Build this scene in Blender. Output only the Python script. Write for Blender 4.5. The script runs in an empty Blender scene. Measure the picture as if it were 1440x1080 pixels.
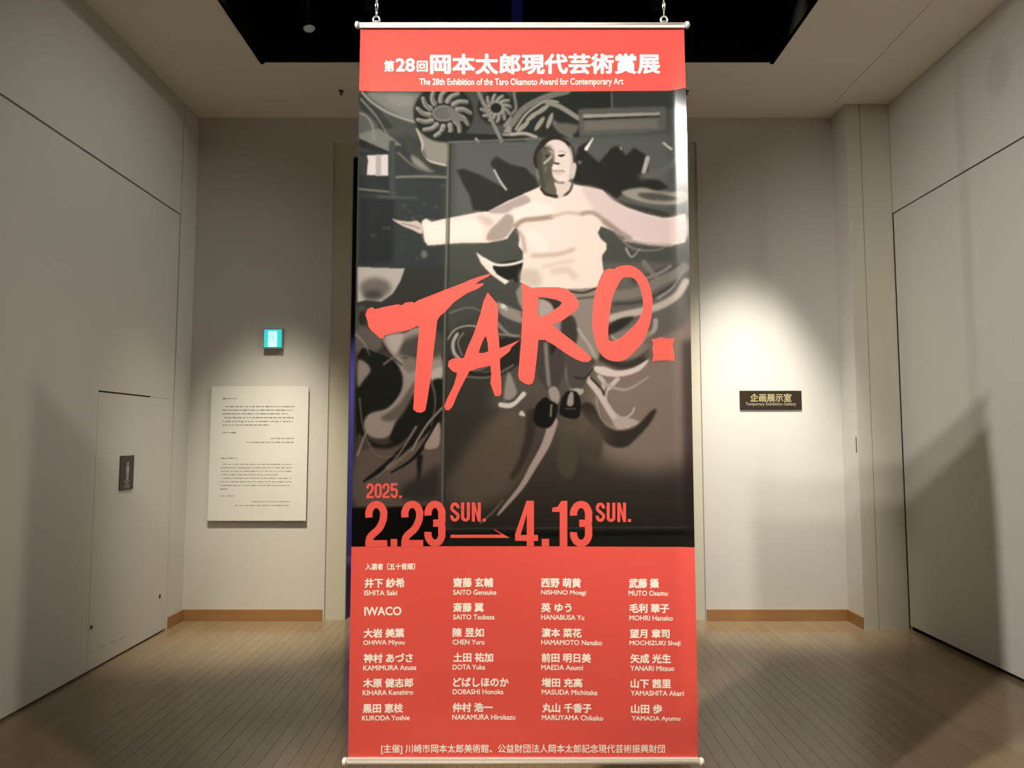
import bpy, bmesh, math, random
import numpy as np
from mathutils import Vector
random.seed(7)
S = bpy.context.scene
C = S.collection
R = math.radians

# ------------------------------------------------------------------ camera
F, PITCH, H = 990.0, R(4.3), 1.5
cam = bpy.data.objects.new('camera', bpy.data.cameras.new('camera'))
C.objects.link(cam)
cam.location = (0, 0, H)
cam.rotation_euler = (R(90) + PITCH, 0, 0)
cam.data.sensor_width = 36
cam.data.lens = F / 1440 * 36
cam.data.clip_start = 0.05
S.camera = cam
# ------------------------------------------------------------------ world / exposure
S.view_settings.view_transform = 'Standard'
S.view_settings.look = 'None'
S.view_settings.gamma = 1
S.view_settings.use_curve_mapping = False
S.view_settings.exposure = 0.0
w = bpy.data.worlds.new('world'); S.world = w
w.use_nodes = True
w.node_tree.nodes['Background'].inputs[0].default_value = (1, .9, .75, 1)
w.node_tree.nodes['Background'].inputs[1].default_value = 0.01

# key dimensions read off the photograph (metres)
YB, ZC = 5.89, 4.25            # back wall, ceiling
XL, XR = -2.70, 3.11           # left wall, right wall
XA, XB = -1.54, 1.59           # opening in the back wall
ZO = 4.04
BY, BX, BW = 2.3, 0.035, 0.56  # banner: distance, centre, half width
BZ0, BZ1 = 0.487, 2.895

# ------------------------------------------------------------------ lamps
def spot(name, loc, aim, power, size, blend, col, rad=.03):
    l = bpy.data.lights.new(name, 'SPOT')
    l.energy = power; l.spot_size = R(size); l.spot_blend = blend; l.color = col; l.shadow_soft_size = rad
    o = bpy.data.objects.new(name, l); C.objects.link(o)
    o.location = loc
    o.rotation_euler = (Vector(aim) - Vector(loc)).to_track_quat('-Z', 'Y').to_euler()
    return o
WARM = (1, .87, .70); NEUT = (1, .955, .88)
spot('key_light_low', (-2.47, -.5, 4.28), (3.1, 4.35, 1.5), 790, 47, 1.0, NEUT, .055)
spot('key_light_high', (-2.47, -.5, 4.54), (3.1, 4.35, 1.5), 690, 47, 1.0, NEUT, .055)
spot('warm_light_left', (-2.3, .25, 4.45), (1.15, 2.6, -.6), 1500, 50, .9, (1, .87, .70), .05)
spot('warm_light_right', (2.5, 0, 4.4), (-1.2, 2.7, -.3), 430, 68, 1.0, (1, .89, .74), .08)
spot('wall_light_left', (.9, 3.75, 4.62), (-2.7, 4.6, 2.4), 170, 60, 1.0, NEUT, .08)
spot('wall_light_text', (-1.74, 3.9, 4.6), (-2.22, 5.89, .2), 1350, 37, 1.0, (1, .91, .72), .12)
spot('wall_light_sign', (1.72, 4.3, 4.6), (2.04, 5.89, 1.12), 1300, 36, 1.0, (1, .94, .81), .12)
spot('gallery_blue_light', (-1.2, 6.6, 4.4), (-2.0, 9.0, 1.35), 1700, 38, .9, (.25, .22, 1), .05)

# ------------------------------------------------------------------ materials
def lin(c):
    return tuple(((v / 255) / 12.92 if v / 255 <= .04045 else ((v / 255 + .055) / 1.055) ** 2.4) for v in c)
def mat(name, col, rough=.6, metal=0, spec=.5, noise=0, scale=8, bump=0, emit=None, es=1):
    m = bpy.data.materials.new(name); m.use_nodes = True
    nt = m.node_tree; b = nt.nodes['Principled BSDF']
    b.inputs['Base Color'].default_value = (*col, 1)
    b.inputs['Roughness'].default_value = rough
    b.inputs['Metallic'].default_value = metal
    b.inputs['Specular IOR Level'].default_value = spec
    if noise or bump:
        tc = nt.nodes.new('ShaderNodeTexCoord')
        n = nt.nodes.new('ShaderNodeTexNoise'); n.inputs['Scale'].default_value = scale; n.inputs['Detail'].default_value = 5
        nt.links.new(tc.outputs['Object'], n.inputs['Vector'])
        if noise:
            mx = nt.nodes.new('ShaderNodeMix'); mx.data_type = 'RGBA'
            mx.inputs['A'].default_value = (*[v * (1 - noise) for v in col], 1)
            mx.inputs['B'].default_value = (*[min(1, v * (1 + noise)) for v in col], 1)
            nt.links.new(n.outputs['Fac'], mx.inputs['Factor'])
            nt.links.new(mx.outputs['Result'], b.inputs['Base Color'])
        if bump:
            n2 = nt.nodes.new('ShaderNodeTexNoise'); n2.inputs['Scale'].default_value = scale * 30
            nt.links.new(tc.outputs['Object'], n2.inputs['Vector'])
            bp = nt.nodes.new('ShaderNodeBump'); bp.inputs['Strength'].default_value = bump; bp.inputs['Distance'].default_value = .002
            nt.links.new(n2.outputs['Fac'], bp.inputs['Height']); nt.links.new(bp.outputs['Normal'], b.inputs['Normal'])
    if emit:
        b.inputs['Emission Color'].default_value = (*emit, 1); b.inputs['Emission Strength'].default_value = es
    return m
M_wall = mat('wall_paint', (.585, .567, .525), .75, spec=.2, noise=.03, scale=1.5, bump=.12)
M_panel = mat('panel_paint', (.59, .573, .535), .7, spec=.2, noise=.03, scale=1.2, bump=.08)
M_cream = mat('cream_paint', (.56, .525, .43), .6, spec=.3, noise=.02)
M_ceil = mat('ceiling_paint', (.84, .79, .71), .85, spec=.1, noise=.02, scale=1.2)
M_dark = mat('gap_shadow_black', (.012, .011, .010), .9, spec=.1, noise=.1)
M_void = mat('void_black', (.004, .004, .004), 1, spec=0, noise=.1)
M_lip = mat('black_edge_metal', (.004, .0036, .0032), 1, spec=0, noise=.1)
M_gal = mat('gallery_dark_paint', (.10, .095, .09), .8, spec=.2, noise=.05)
M_base = mat('baseboard_wood', (.32, .165, .062), .4, noise=.14, scale=5)
M_alu = mat('satin_aluminium', (.80, .77, .72), .35, .25, noise=.03)
M_cap = mat('end_cap_plastic', (.80, .78, .75), .3, noise=.02)
M_steel = mat('chain_steel', (.80, .78, .75), .25, .85, noise=.05)
M_black = mat('lamp_black', (.025, .025, .025), .4, noise=.1)
M_glass = mat('lamp_lens', (.45, .44, .40), .25, emit=(.09, .088, .072))  # unlit lens: faint emission stands in for the light it catches
M_red = mat('banner_red_print', lin((207, 81, 74)), .24, spec=.25, noise=.01)
M_white = mat('banner_white_print', lin((242, 230, 222)), .24, spec=.25, noise=.01)
M_back = mat('banner_white_reverse', (.75, .73, .70), .5, noise=.02)
M_board = mat('text_board_white', (.68, .675, .63), .5, spec=.3, noise=.01)
M_boardside = mat('text_board_side', (.10, .09, .075), .6, noise=.05)
M_ink = mat('grey_ink', (.24, .235, .215), .6, noise=.05)
M_plate = mat('brown_sign_plate', (.026, .017, .010), .5, spec=.3, noise=.05)
M_gold = mat('gold_lettering', (.52, .44, .24), .4, .3, noise=.05)
M_pale = mat('pale_lettering', (.32, .28, .22), .5, noise=.05)
M_toilet = mat('dark_sign_plate', (.05, .037, .03), .5, spec=.3, noise=.05)
M_toilet2 = mat('grey_pictogram', (.34, .30, .27), .5, noise=.05)
M_toilet3 = mat('grey_arrow_field', (.14, .14, .125), .5, noise=.05)
M_exit_g = mat('exit_green_glow', (.02, .2, .18), .4, emit=(.03, .62, .62), es=1.0)
M_exit_w = mat('exit_white_glow', (.4, .8, .75), .4, emit=(.50, 1.0, .93), es=1.0)
M_exit_f = mat('exit_figure_glow', (.05, .3, .25), .4, emit=(.30, .62, .56), es=1.0)
M_exit_c = mat('exit_case', (.25, .30, .27), .5, noise=.05)
M_blue = mat('added_blue_glow', (.01, .01, .05), .5, emit=(.003, .0025, .018), es=1.0)
M_latch = mat('latch_metal', (.10, .09, .08), .35, .8, noise=.05)
M_scuff = mat('scuff_grey', (.42, .40, .365), .8, noise=.2, scale=60)

# wall paint of the right panel: a cast shadow painted in as a darker ellipse high up
m = M_shadow = M_panel.copy(); m.name = 'panel_paint_shadowed'
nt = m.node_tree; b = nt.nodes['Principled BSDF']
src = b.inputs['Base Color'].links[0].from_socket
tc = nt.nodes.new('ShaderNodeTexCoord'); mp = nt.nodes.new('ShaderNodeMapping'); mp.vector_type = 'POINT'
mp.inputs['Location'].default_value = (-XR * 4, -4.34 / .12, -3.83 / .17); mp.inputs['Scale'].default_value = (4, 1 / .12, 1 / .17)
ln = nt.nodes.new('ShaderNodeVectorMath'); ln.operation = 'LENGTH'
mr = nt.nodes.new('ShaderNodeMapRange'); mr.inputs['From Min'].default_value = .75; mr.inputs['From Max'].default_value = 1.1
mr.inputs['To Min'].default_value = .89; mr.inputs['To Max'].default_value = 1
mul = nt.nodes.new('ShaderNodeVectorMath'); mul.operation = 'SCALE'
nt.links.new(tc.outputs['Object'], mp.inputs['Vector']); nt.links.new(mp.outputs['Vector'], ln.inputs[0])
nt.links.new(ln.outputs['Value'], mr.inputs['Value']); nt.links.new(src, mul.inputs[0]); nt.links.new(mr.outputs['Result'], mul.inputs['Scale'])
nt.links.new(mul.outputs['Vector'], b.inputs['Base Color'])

# wood planks: tone differs from board to board
m = M_wood = bpy.data.materials.new('oak_plank'); m.use_nodes = True
nt = m.node_tree; b = nt.nodes['Principled BSDF']; N = nt.nodes.new; L = nt.links.new
oi = N('ShaderNodeObjectInfo'); ge = N('ShaderNodeNewGeometry'); ad = N('ShaderNodeMath'); ad.operation = 'ADD'
L(oi.outputs['Random'], ad.inputs[0]); L(ge.outputs['Random Per Island'], ad.inputs[1])
fr = N('ShaderNodeMath'); fr.operation = 'FRACT'; L(ad.outputs[0], fr.inputs[0])
cr = N('ShaderNodeValToRGB'); e = cr.color_ramp.elements
e[0].color = (.232, .168, .100, 1); e[1].color = (.262, .192, .117, 1); L(fr.outputs[0], cr.inputs[0])
tc = N('ShaderNodeTexCoord'); mp = N('ShaderNodeMapping'); mp.inputs['Scale'].default_value = (60, 3, 10); L(ge.outputs['Position'], mp.inputs['Vector'])
no = N('ShaderNodeTexNoise'); no.inputs['Scale'].default_value = 1; no.inputs['Detail'].default_value = 6; L(mp.outputs[0], no.inputs['Vector'])
mr = N('ShaderNodeMapRange'); mr.inputs['To Min'].default_value = .9; mr.inputs['To Max'].default_value = 1.1; L(no.outputs['Fac'], mr.inputs['Value'])
sc = N('ShaderNodeVectorMath'); sc.operation = 'SCALE'; L(cr.outputs['Color'], sc.inputs[0]); L(mr.outputs[0], sc.inputs['Scale'])
L(sc.outputs[0], b.inputs['Base Color'])
b.inputs['Roughness'].default_value = .17; b.inputs['Specular IOR Level'].default_value = .5
bp = N('ShaderNodeBump'); bp.inputs['Strength'].default_value = .03; bp.inputs['Distance'].default_value = .002
L(no.outputs['Fac'], bp.inputs['Height']); L(bp.outputs[0], b.inputs['Normal'])

# printed photograph: its colours sit in the mesh's colour attribute
m = M_print = bpy.data.materials.new('printed_photograph'); m.use_nodes = True
nt = m.node_tree; b = nt.nodes['Principled BSDF']
at = nt.nodes.new('ShaderNodeVertexColor'); at.layer_name = 'print'
nt.links.new(at.outputs['Color'], b.inputs['Base Color'])
b.inputs['Roughness'].default_value = .24; b.inputs['Specular IOR Level'].default_value = .3

# ------------------------------------------------------------------ mesh helpers
def link(name, me, mt, parent=None):
    o = bpy.data.objects.new(name, me); C.objects.link(o)
    if mt: me.materials.append(mt)
    if parent: o.parent = parent
    return o
def add_box(bm, x0, x1, y0, y1, z0, z1, bev=0):
    vs = [bm.verts.new((x, y, z)) for x in (x0, x1) for y in (y0, y1) for z in (z0, z1)]
    fs = [bm.faces.new([vs[i] for i in q]) for q in ((0, 1, 3, 2), (4, 6, 7, 5), (0, 4, 5, 1), (2, 3, 7, 6), (0, 2, 6, 4), (1, 5, 7, 3))]
    if bev:
        es = list({e for f in fs for e in f.edges})
        bmesh.ops.bevel(bm, geom=es, offset=bev, segments=2, affect='EDGES', profile=.5)
def add_cyl(bm, p0, p1, r0, r1=None, seg=20, caps=True):
    r1 = r0 if r1 is None else r1
    p0 = Vector(p0); p1 = Vector(p1); d = (p1 - p0)
    q = d.to_track_quat('Z', 'Y')
    ra = [bm.verts.new(p0 + q @ Vector((r0 * math.cos(a), r0 * math.sin(a), 0))) for a in [2 * math.pi * k / seg for k in range(seg)]]
    rb = [bm.verts.new(p1 + q @ Vector((r1 * math.cos(a), r1 * math.sin(a), 0))) for a in [2 * math.pi * k / seg for k in range(seg)]]
    for k in range(seg):
        f = bm.faces.new((ra[k], ra[(k + 1) % seg], rb[(k + 1) % seg], rb[k])); f.smooth = True
    if caps:
        bm.faces.new(ra[::-1]); bm.faces.new(rb)
def add_tube(bm, pts, r, seg=8, closed=False):
    rings = []; n = len(pts); pts = [Vector(p) for p in pts]
    for i, p in enumerate(pts):
        a = pts[(i - 1) % n] if closed or i else p; c = pts[(i + 1) % n] if closed or i < n - 1 else p
        q = (c - a).to_track_quat('Z', 'Y')
        rings.append([bm.verts.new(p + q @ Vector((r * math.cos(t), r * math.sin(t), 0))) for t in [2 * math.pi * k / seg for k in range(seg)]])
    for i in range(n if closed else n - 1):
        A, B = rings[i], rings[(i + 1) % n]
        # align the two rings
        s = min(range(seg), key=lambda k: (B[k].co - A[0].co).length)
        for k in range(seg):
            f = bm.faces.new((A[k], A[(k + 1) % seg], B[(k + 1 + s) % seg], B[(k + s) % seg])); f.smooth = True
    if not closed:
        bm.faces.new(rings[0][::-1]); bm.faces.new(rings[-1])
def obj(name, bm, mt, parent=None):
    bmesh.ops.recalc_face_normals(bm, faces=bm.faces)
    me = bpy.data.meshes.new(name); bm.to_mesh(me); bm.free()
    return link(name, me, mt, parent)
def boxes(name, bl, mt, parent=None, bev=0):
    bm = bmesh.new()
    for q in bl: add_box(bm, *q, bev=bev)
    return obj(name, bm, mt, parent)
def struct(name, bl, mt, parent=None, bev=0):
    o = boxes(name, bl, mt, parent, bev)
    if not parent: o['kind'] = 'structure'
    return o
def thing(name, label, cat, loc=(0, 0, 0), group=None):
    o = bpy.data.objects.new(name, None); C.objects.link(o); o.location = loc
    o.empty_display_size = .1
    tag(o, label, cat, group); return o
def tag(o, label, cat, group=None):
    o['label'] = label; o['category'] = cat
    if group: o['group'] = group
    return o
def into(parent, *objs):          # keep world-space mesh coordinates under a placed Empty
    for o in objs:
        o.data.transform(__import__('mathutils').Matrix.Translation(-parent.location))
        o.parent = parent
    return objs[0] if len(objs) == 1 else objs

def onY(x, y, Y):                 # the point on the vertical plane at depth Y seen at (x, y)
    a = (x - 720) / F; bb = -(y - 540) / F
    t = Y / (math.cos(PITCH) - bb * math.sin(PITCH))
    return a * t, H + (math.sin(PITCH) + bb * math.cos(PITCH)) * t

# ------------------------------------------------------------------ floor
floor = struct('floor', [(-3.4, 3.6, -3.6, 9.4, -.08, -.012)], mat('subfloor_brown', (.05, .036, .024), .9, spec=.1, noise=.1))
pw, gap = .0703, .0009
ncol = int(math.ceil((XR + .02 - XL) / pw)) + 1
plank_meshes = {}
def plank_mesh(wd, ln):
    key = (round(wd, 4), round(ln, 3))
    if key not in plank_meshes:
        bm = bmesh.new(); add_box(bm, gap / 2, wd - gap / 2, gap / 2, ln - gap / 2, -.014, 0)
        top = [e for e in bm.edges if all(abs(v.co.z) < 1e-6 for v in e.verts)]
        bmesh.ops.bevel(bm, geom=top, offset=.0004, segments=1, affect='EDGES')
        me = bpy.data.meshes.new('plank'); bmesh.ops.recalc_face_normals(bm, faces=bm.faces); bm.to_mesh(me); bm.free()
        me.materials.append(M_wood); plank_meshes[key] = me
    return plank_meshes[key]
rest = bmesh.new(); nplank = 0
offs = [0, .45, .22, .68, .1, .55, .33, .8]
for i in range(-6, ncol + 6):
    x = XL - .01 + i * pw
    y = -3.5 + offs[i % 8] * 1.2 - 1.2 + (i * 37 % 11) * .02
    while y < 9.3:
        ln = 1.2; y2 = y + ln
        inside = XL - .03 < x < XR and y2 > 3.05 and y < 5.95
        if inside and nplank < 300:
            o = bpy.data.objects.new('plank', plank_mesh(pw, ln)); C.objects.link(o); o.parent = floor
            o.location = (x, y, 0); nplank += 1
        elif y > -3.55 - ln and (XL - .1 < x < XR + .05 or (y > 5.9 and -3 < x < 3.3)):
            add_box(rest, x + gap / 2, x + pw - gap / 2, y + gap / 2, y2 - gap / 2, -.014, 0)
        y = y2
o = obj('planking', rest, M_wood, floor); o['kind'] = 'stuff'

# ------------------------------------------------------------------ walls
T = .16
struct('wall_left', [(XL - T, XL, -3.5, 5.615, 3.312, ZC + .0), (XL - T, XL, 5.625, YB, 0, ZC), (XL - T, XL - .045, -3.5, 5.63, 0, 3.32)], M_panel)
struct('trim_1', [(XL - .044, XL - .030, -3.5, 5.625, .0, 3.315)], M_dark)
# sliding wall panel with a flush service door cut into it
ya, yb_, zt = 4.588, 5.555, 1.80
d1 = struct('door_1', [(XL - .03, XL, -3.5, ya, .014, 3.298), (XL - .03, XL, ya, 5.607, zt, 3.298), (XL - .03, XL, yb_, 5.607, .014, zt)], M_panel)
d2 = struct('door_2', [(XL - .03, XL + .0005, ya + .0022, yb_ - .0022, .014, zt - .0022)], M_panel)
bm = bmesh.new(); add_box(bm, XL - .01, XL + .0012, ya + .0, 5.246, zt - .006, zt + .004); obj('slot', bm, M_dark, d2)
for yy, zz in ((4.62, .283), (5.50, .283)):
    bm = bmesh.new(); add_cyl(bm, (XL - .003, yy, zz), (XL + .005, yy, zz), .016, .013, 16); add_cyl(bm, (XL + .004, yy, zz), (XL + .008, yy, zz), .005, .004, 10)
    obj('lock', bm, M_latch, d2)
bm = bmesh.new()
for k in range(15):
    t = k / 15; yy = 4.60 + t * .44; zz = .122 - .012 * t + .003 * math.sin(t * 14)
    if k % 4 != 3: add_box(bm, XL, XL + .0011, yy, yy + .026, zz, zz + .006 + .003 * (k % 2))
obj('scuff_mark', bm, M_scuff, d2)

struct('wall_right', [(XR, XR + T, -3.5, 5.64, 3.325, ZC), (XR + .045, XR + T, -3.5, 5.64, 0, 3.33)], M_shadow)
struct('trim_2', [(XR + .030, XR + .044, -3.5, 5.645, 0, 3.33)], M_dark)
struct('door_3', [(XR, XR + .03, -3.5, 5.618, .032, 3.312)], M_panel)
# pilaster between the back wall and the right panel, two boards wide, and the short return behind it
struct('trim_3', [(2.76, 2.868, 5.63, YB + T, 0, ZC)], M_cream)
struct('trim_4', [(2.873, XR - .004, 5.63, YB + T, 0, ZC), (2.86, 2.88, 5.65, YB + T, 0, ZC), (XR - .01, XR + T, 5.66, YB + T, 0, ZC)], M_cream)
o = boxes('latch', [(2.752, 2.7601, 5.645, 5.658, 1.375, 1.50)], M_latch, None, .002)
tag(o, 'small dark metal latch strip on the corner left of the cream pilaster', 'latch')

struct('wall_back', [(XL - T, XA, YB, YB + T, 0, ZC), (XB, 2.80, YB, YB + T, 0, ZC), (XA, XB, YB, YB + T, ZO, ZC)], M_wall)
struct('wall_return', [(2.755, 2.76, 5.63, YB, 0, ZC)], M_wall)
struct('trim_5', [(XA - .02, -1.374, YB + .025, YB + .06, 0, ZO + .02)], M_cream)
struct('trim_6', [(1.435, XB + .02, YB + .025, YB + .06, 0, ZO + .02)], M_cream)
struct('trim_7', [(-1.374, 1.435, YB + .025, YB + .06, ZO - .12, ZO + .02)], M_cream)
struct('wall_front', [(XL - T, XR + T, -3.66, -3.5, 0, 5.7)], M_wall)
# gallery beyond the opening
struct('wall_gallery', [(-3.3, 3.5, 9.0, 9.1, 0, 4.6), (-3.4, -3.3, YB + T, 9.1, 0, 4.6), (3.5, 3.6, YB + T, 9.1, 0, 4.6)], M_gal)
struct('ceiling_gallery', [(-3.4, 3.6, YB + T, 9.1, 4.6, 4.7)], M_void)

# ------------------------------------------------------------------ ceiling with the black lighting recess
AX0, AX1, AY0, AY1 = -1.85, 1.925, 3.3, 4.995
struct('ceiling', [(XL - T, AX0, AY0, YB + T, ZC, ZC + .09), (AX1, XR + T, AY0, YB + T, ZC, ZC + .09), (AX0, AX1, AY1, YB + T, ZC, ZC + .09)], M_ceil)
struct('trim_8', [(2.66, XR + .0, AY0, 5.63, ZC - .006, ZC)], M_ceil)
rim = struct('trim_9', [(AX0 - .001, AX0 + .025, AY0, AY1, ZC - .012, ZC + .16), (AX1 - .025, AX1 + .001, AY0, AY1, ZC - .012, ZC + .16), (AX0, AX1, AY1 - .012, AY1 + .001, ZC + .002, ZC + .16)], M_lip)
struct('ceiling_void', [(XL - .6, XR + .6, -3.7, 6.3, 5.7, 5.8), (XL - .7, XL - .6, -3.7, 6.3, ZC, 5.8), (XR + .6, XR + .7, -3.7, 6.3, ZC, 5.8),
                        (XL - .6, XR + .6, 6.2, 6.3, ZC + .05, 5.8),
                        (XL - .6, XL - T, -3.7, 6.2, ZC - .02, ZC), (XR + T, XR + .6, -3.7, 6.2, ZC - .02, ZC)], M_void)

# baseboards
struct('baseboard_back', [(XL + .012, XA - .012, YB - .012, YB, 0, .092), (XB + .004, 2.743, YB - .012, YB, 0, .092)], M_base, None, .0015)
struct('baseboard_left', [(XL, XL + .012, 5.64, YB - .0, 0, .092)], M_base, None, .0015)
struct('baseboard_right', [(2.743, 2.755, 5.635, YB, 0, .092)], M_base, None, .0015)

# ------------------------------------------------------------------ text helpers
def text_mesh(body, bold=0.0, spacing=1.0):
    c = bpy.data.curves.new('t', 'FONT'); c.body = body; c.space_character = spacing; c.resolution_u = 4
    o = bpy.data.objects.new('t', c); C.objects.link(o)
    dg = bpy.context.evaluated_depsgraph_get(); dg.update()
    me = bpy.data.meshes.new_from_object(o.evaluated_get(dg))
    bpy.data.objects.remove(o); bpy.data.curves.remove(c)
    v = np.empty(len(me.vertices) * 3); me.vertices.foreach_get('co', v); v = v.reshape(-1, 3)[:, :2]
    fs = [tuple(p.vertices) for p in me.polygons]
    bpy.data.meshes.remove(me)
    if bold:                     # thicken: the same outlines printed again, a hair's breadth apart
        n = len(v); sh = [(math.cos(a) * bold, math.sin(a) * bold) for a in (0, 1.05, 2.09, 3.14, 4.19, 5.24)]
        fs = [tuple(i + k * n for i in f) for k in range(len(sh)) for f in fs]
        v = np.concatenate([v + np.array(q) for q in sh])
    text_mesh.layers = np.repeat(np.arange(len(v) // n), n) if bold else np.zeros(len(v), int)
    return v, fs
def poly_mesh(loops):
    c = bpy.data.curves.new('t', 'CURVE'); c.dimensions = '2D'; c.fill_mode = 'BOTH'
    for lp in loops:
        s = c.splines.new('POLY'); s.points.add(len(lp) - 1); s.use_cyclic_u = True
        for p, q in zip(s.points, lp): p.co = (q[0] / 100, -q[1] / 100, 0, 1)
    o = bpy.data.objects.new('t', c); C.objects.link(o)
    dg = bpy.context.evaluated_depsgraph_get(); dg.update()
    me = bpy.data.meshes.new_from_object(o.evaluated_get(dg))
    v = [(q.co.x * 100, -q.co.y * 100) for q in me.vertices]; fs = [tuple(p.vertices) for p in me.polygons]
    bpy.data.objects.remove(o); bpy.data.curves.remove(c); bpy.data.meshes.remove(me)
    return np.array(v), fs
def fit(v, box):                 # text bbox -> rectangle of the frame (x0,y0,x1,y1)
    a, b_ = v.min(0), v.max(0); x0, y0, x1, y1 = box
    return np.stack([x0 + (v[:, 0] - a[0]) / (b_[0] - a[0]) * (x1 - x0), y1 - (v[:, 1] - a[1]) / (b_[1] - a[1]) * (y1 - y0)], 1)

# ------------------------------------------------------------------ the hanging banner
def sstep(t): t = np.clip(t, 0, 1); return t * t * (3 - 2 * t)
def wave(X, Z):                  # gentle sag of the hanging sheet, right edge curling forward
    x = np.asarray(X) - BX; z = np.asarray(Z)
    k = sstep((BZ1 - z) / .12) * sstep((z - BZ0) / .25)
    c = .007 * np.cos((x + .12) * 5.0) * sstep((BZ1 - z) / .5) * sstep((z - BZ0) / .15)
    ul = np.clip((-(BW - .05) - x) / .05, 0, 1.1)
    return c - curl(X, Z) - .003 * ul ** 2 * k
def curl(X, Z):                  # how far the right edge has rolled forward
    d = np.asarray(X) - BX - (BW - .078); z = np.asarray(Z)
    k = sstep((BZ1 - z) / .32) * sstep((z - BZ0) / .25) * (.4 + .6 * sstep((z - 1.2) / .8))
    return .52 * np.where(d < 0, 0, np.where(d < .035, d * d / .07, d - .0175)) * k
banner = thing('hanging_banner', 'tall red exhibition banner with a black and white photo hanging in the middle', 'banner', (BX, BY, BZ1))
def banner_obj(name, v2, faces, mt, off, slice_w=None, parent=banner, layers=None):
    pts = [onY(x, y, BY) for x, y in v2]
    if layers is None: layers = [0] * len(pts)
    bm = bmesh.new(); vs = [bm.verts.new((p[0], -.00003 * l, p[1])) for p, l in zip(pts, layers)]
    for f in faces:
        try: bm.faces.new([vs[i] for i in f])
        except ValueError: pass
    if slice_w:
        xs = [p[0] for p in pts]; x = min(xs) + slice_w
        while x < max(xs):
            bmesh.ops.bisect_plane(bm, geom=bm.verts[:] + bm.edges[:] + bm.faces[:], plane_co=(x, 0, 0), plane_no=(1, 0, 0)); x += slice_w
        zs = [p[1] for p in pts]; z = min(zs) + slice_w * 1.5
        while z < max(zs):
            bmesh.ops.bisect_plane(bm, geom=bm.verts[:] + bm.edges[:] + bm.faces[:], plane_co=(0, 0, z), plane_no=(0, 0, 1)); z += slice_w * 1.5
    X = np.array([v.co.x for v in bm.verts]); Z = np.array([v.co.z for v in bm.verts]); Y = BY + wave(X, Z) - off
    for v, y in zip(bm.verts, Y): v.co.y += y
    bm.normal_update()
    bmesh.ops.delete(bm, geom=[f for f in bm.faces if f.calc_area() < 1e-10], context='FACES')
    for f in bm.faces:
        if f.normal.y > 0: f.normal_flip()
    me = bpy.data.meshes.new(name); bm.to_mesh(me); bm.free()
    me.transform(__import__('mathutils').Matrix.Translation((-BX, -BY, -BZ1)))
    return link(name, me, mt, parent)

# sheet: front red, back white, thin edge
nx, nz = 200, 100
xs = np.linspace(BX - BW + .009, BX + BW - .009, nx); zs = np.linspace(BZ0 + .004, BZ1 - .004, nz)
bm = bmesh.new()
for side, dy in ((0, 0), (1, .0012)):
    g = [[bm.verts.new((x - BX - .2 * float(curl(x, z)), float(wave(x, z)) + dy, z - BZ1)) for z in zs] for x in xs]
    for i in range(nx - 1):
        for j in range(nz - 1):
            f = bm.faces.new((g[i][j], g[i + 1][j], g[i + 1][j + 1], g[i][j + 1]) if side == 0 else (g[i][j], g[i][j + 1], g[i + 1][j + 1], g[i + 1][j]))
            f.smooth = True; f.material_index = side
me = bpy.data.meshes.new('sheet'); bm.to_mesh(me); bm.free()
me.materials.append(M_red); me.materials.append(M_back)
link('sheet', me, None, banner)

def rod(name, z, r, mt):
    bm = bmesh.new(); x0, x1 = BX - BW - .0, BX + BW
    add_cyl(bm, (x0, BY, z), (x1, BY, z), r, seg=24)
    add_box(bm, x0 + .008, x1 - .008, BY - r * .9, BY + r * .6, z - (r + .004 if z > 2 else -r * .2), z + (r + .004 if z < 2 else -r * .2))
    o = into(banner, obj(name, bm, mt))
    for s in (-1, 1):
        bm = bmesh.new(); xe = BX + s * BW
        add_cyl(bm, (xe - s * .004, BY, z), (xe + s * .006, BY, z), r + .003, r + .003, 24); add_cyl(bm, (xe + s * .006, BY, z), (xe + s * .010, BY, z), r + .003, r * .5, 24)
        c = obj('end_cap', bm, M_cap); c.data.transform(__import__('mathutils').Matrix.Translation((-BX, -BY, -BZ1))); c.parent = o
    return o
rod('top_rod', 2.899, .0085, M_alu)
rod('bottom_rod', .481, .0085, M_alu)
for cx in (-.462, .518):
    bm = bmesh.new()
    add_tube(bm, [(cx + .011 * math.sin(a), BY, 2.918 + .012 * -math.cos(a)) for a in [R(q) for q in range(-170, 171, 20)]], .0035)
    add_box(bm, cx - .009, cx + .009, BY - .008, BY + .008, 2.902, 2.912, .002)
    into(banner, obj('hook', bm, M_steel))

# --- painter for the printed black and white photograph
SS = 1.5; PX0, PY0, PX1, PY1 = 484, 120, 990, 776
CW, CH = int((PX1 - PX0) * SS), int((PY1 - PY0) * SS)
img = np.zeros((CH, CW, 3))
crops = {'A': (490, 120, 964 / 250), 'B': (720, 120, 964 / 250), 'C': (490, 370, 4.32), 'D': (720, 370, 4.32),
         'E': (490, 560, 4.5), 'F': (720, 560, 4.5), 'G': (740, 180, 9.82), 'P': (0, 0, 1)}
def px(c, pts): x0, y0, s = crops[c]; return [(x0 + x / s, y0 + y / s) for x, y in pts]
def smooth(pts, closed, n=5):
    m_ = len(pts); out = []
    for i in range(m_ if closed else m_ - 1):
        g = lambda k: pts[k % m_] if closed else pts[max(0, min(m_ - 1, k))]
        p0, p1, p2, p3 = g(i - 1), g(i), g(i + 1), g(i + 2)
        for k in range(n):
            t = k / n
            out.append(tuple(.5 * (2 * p1[a] + (p2[a] - p0[a]) * t + (2 * p0[a] - 5 * p1[a] + 4 * p2[a] - p3[a]) * t * t + (3 * p1[a] - p0[a] - 3 * p2[a] + p3[a]) * t ** 3) for a in range(len(p1))))
    if not closed: out.append(tuple(pts[-1]))
    return out
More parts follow.
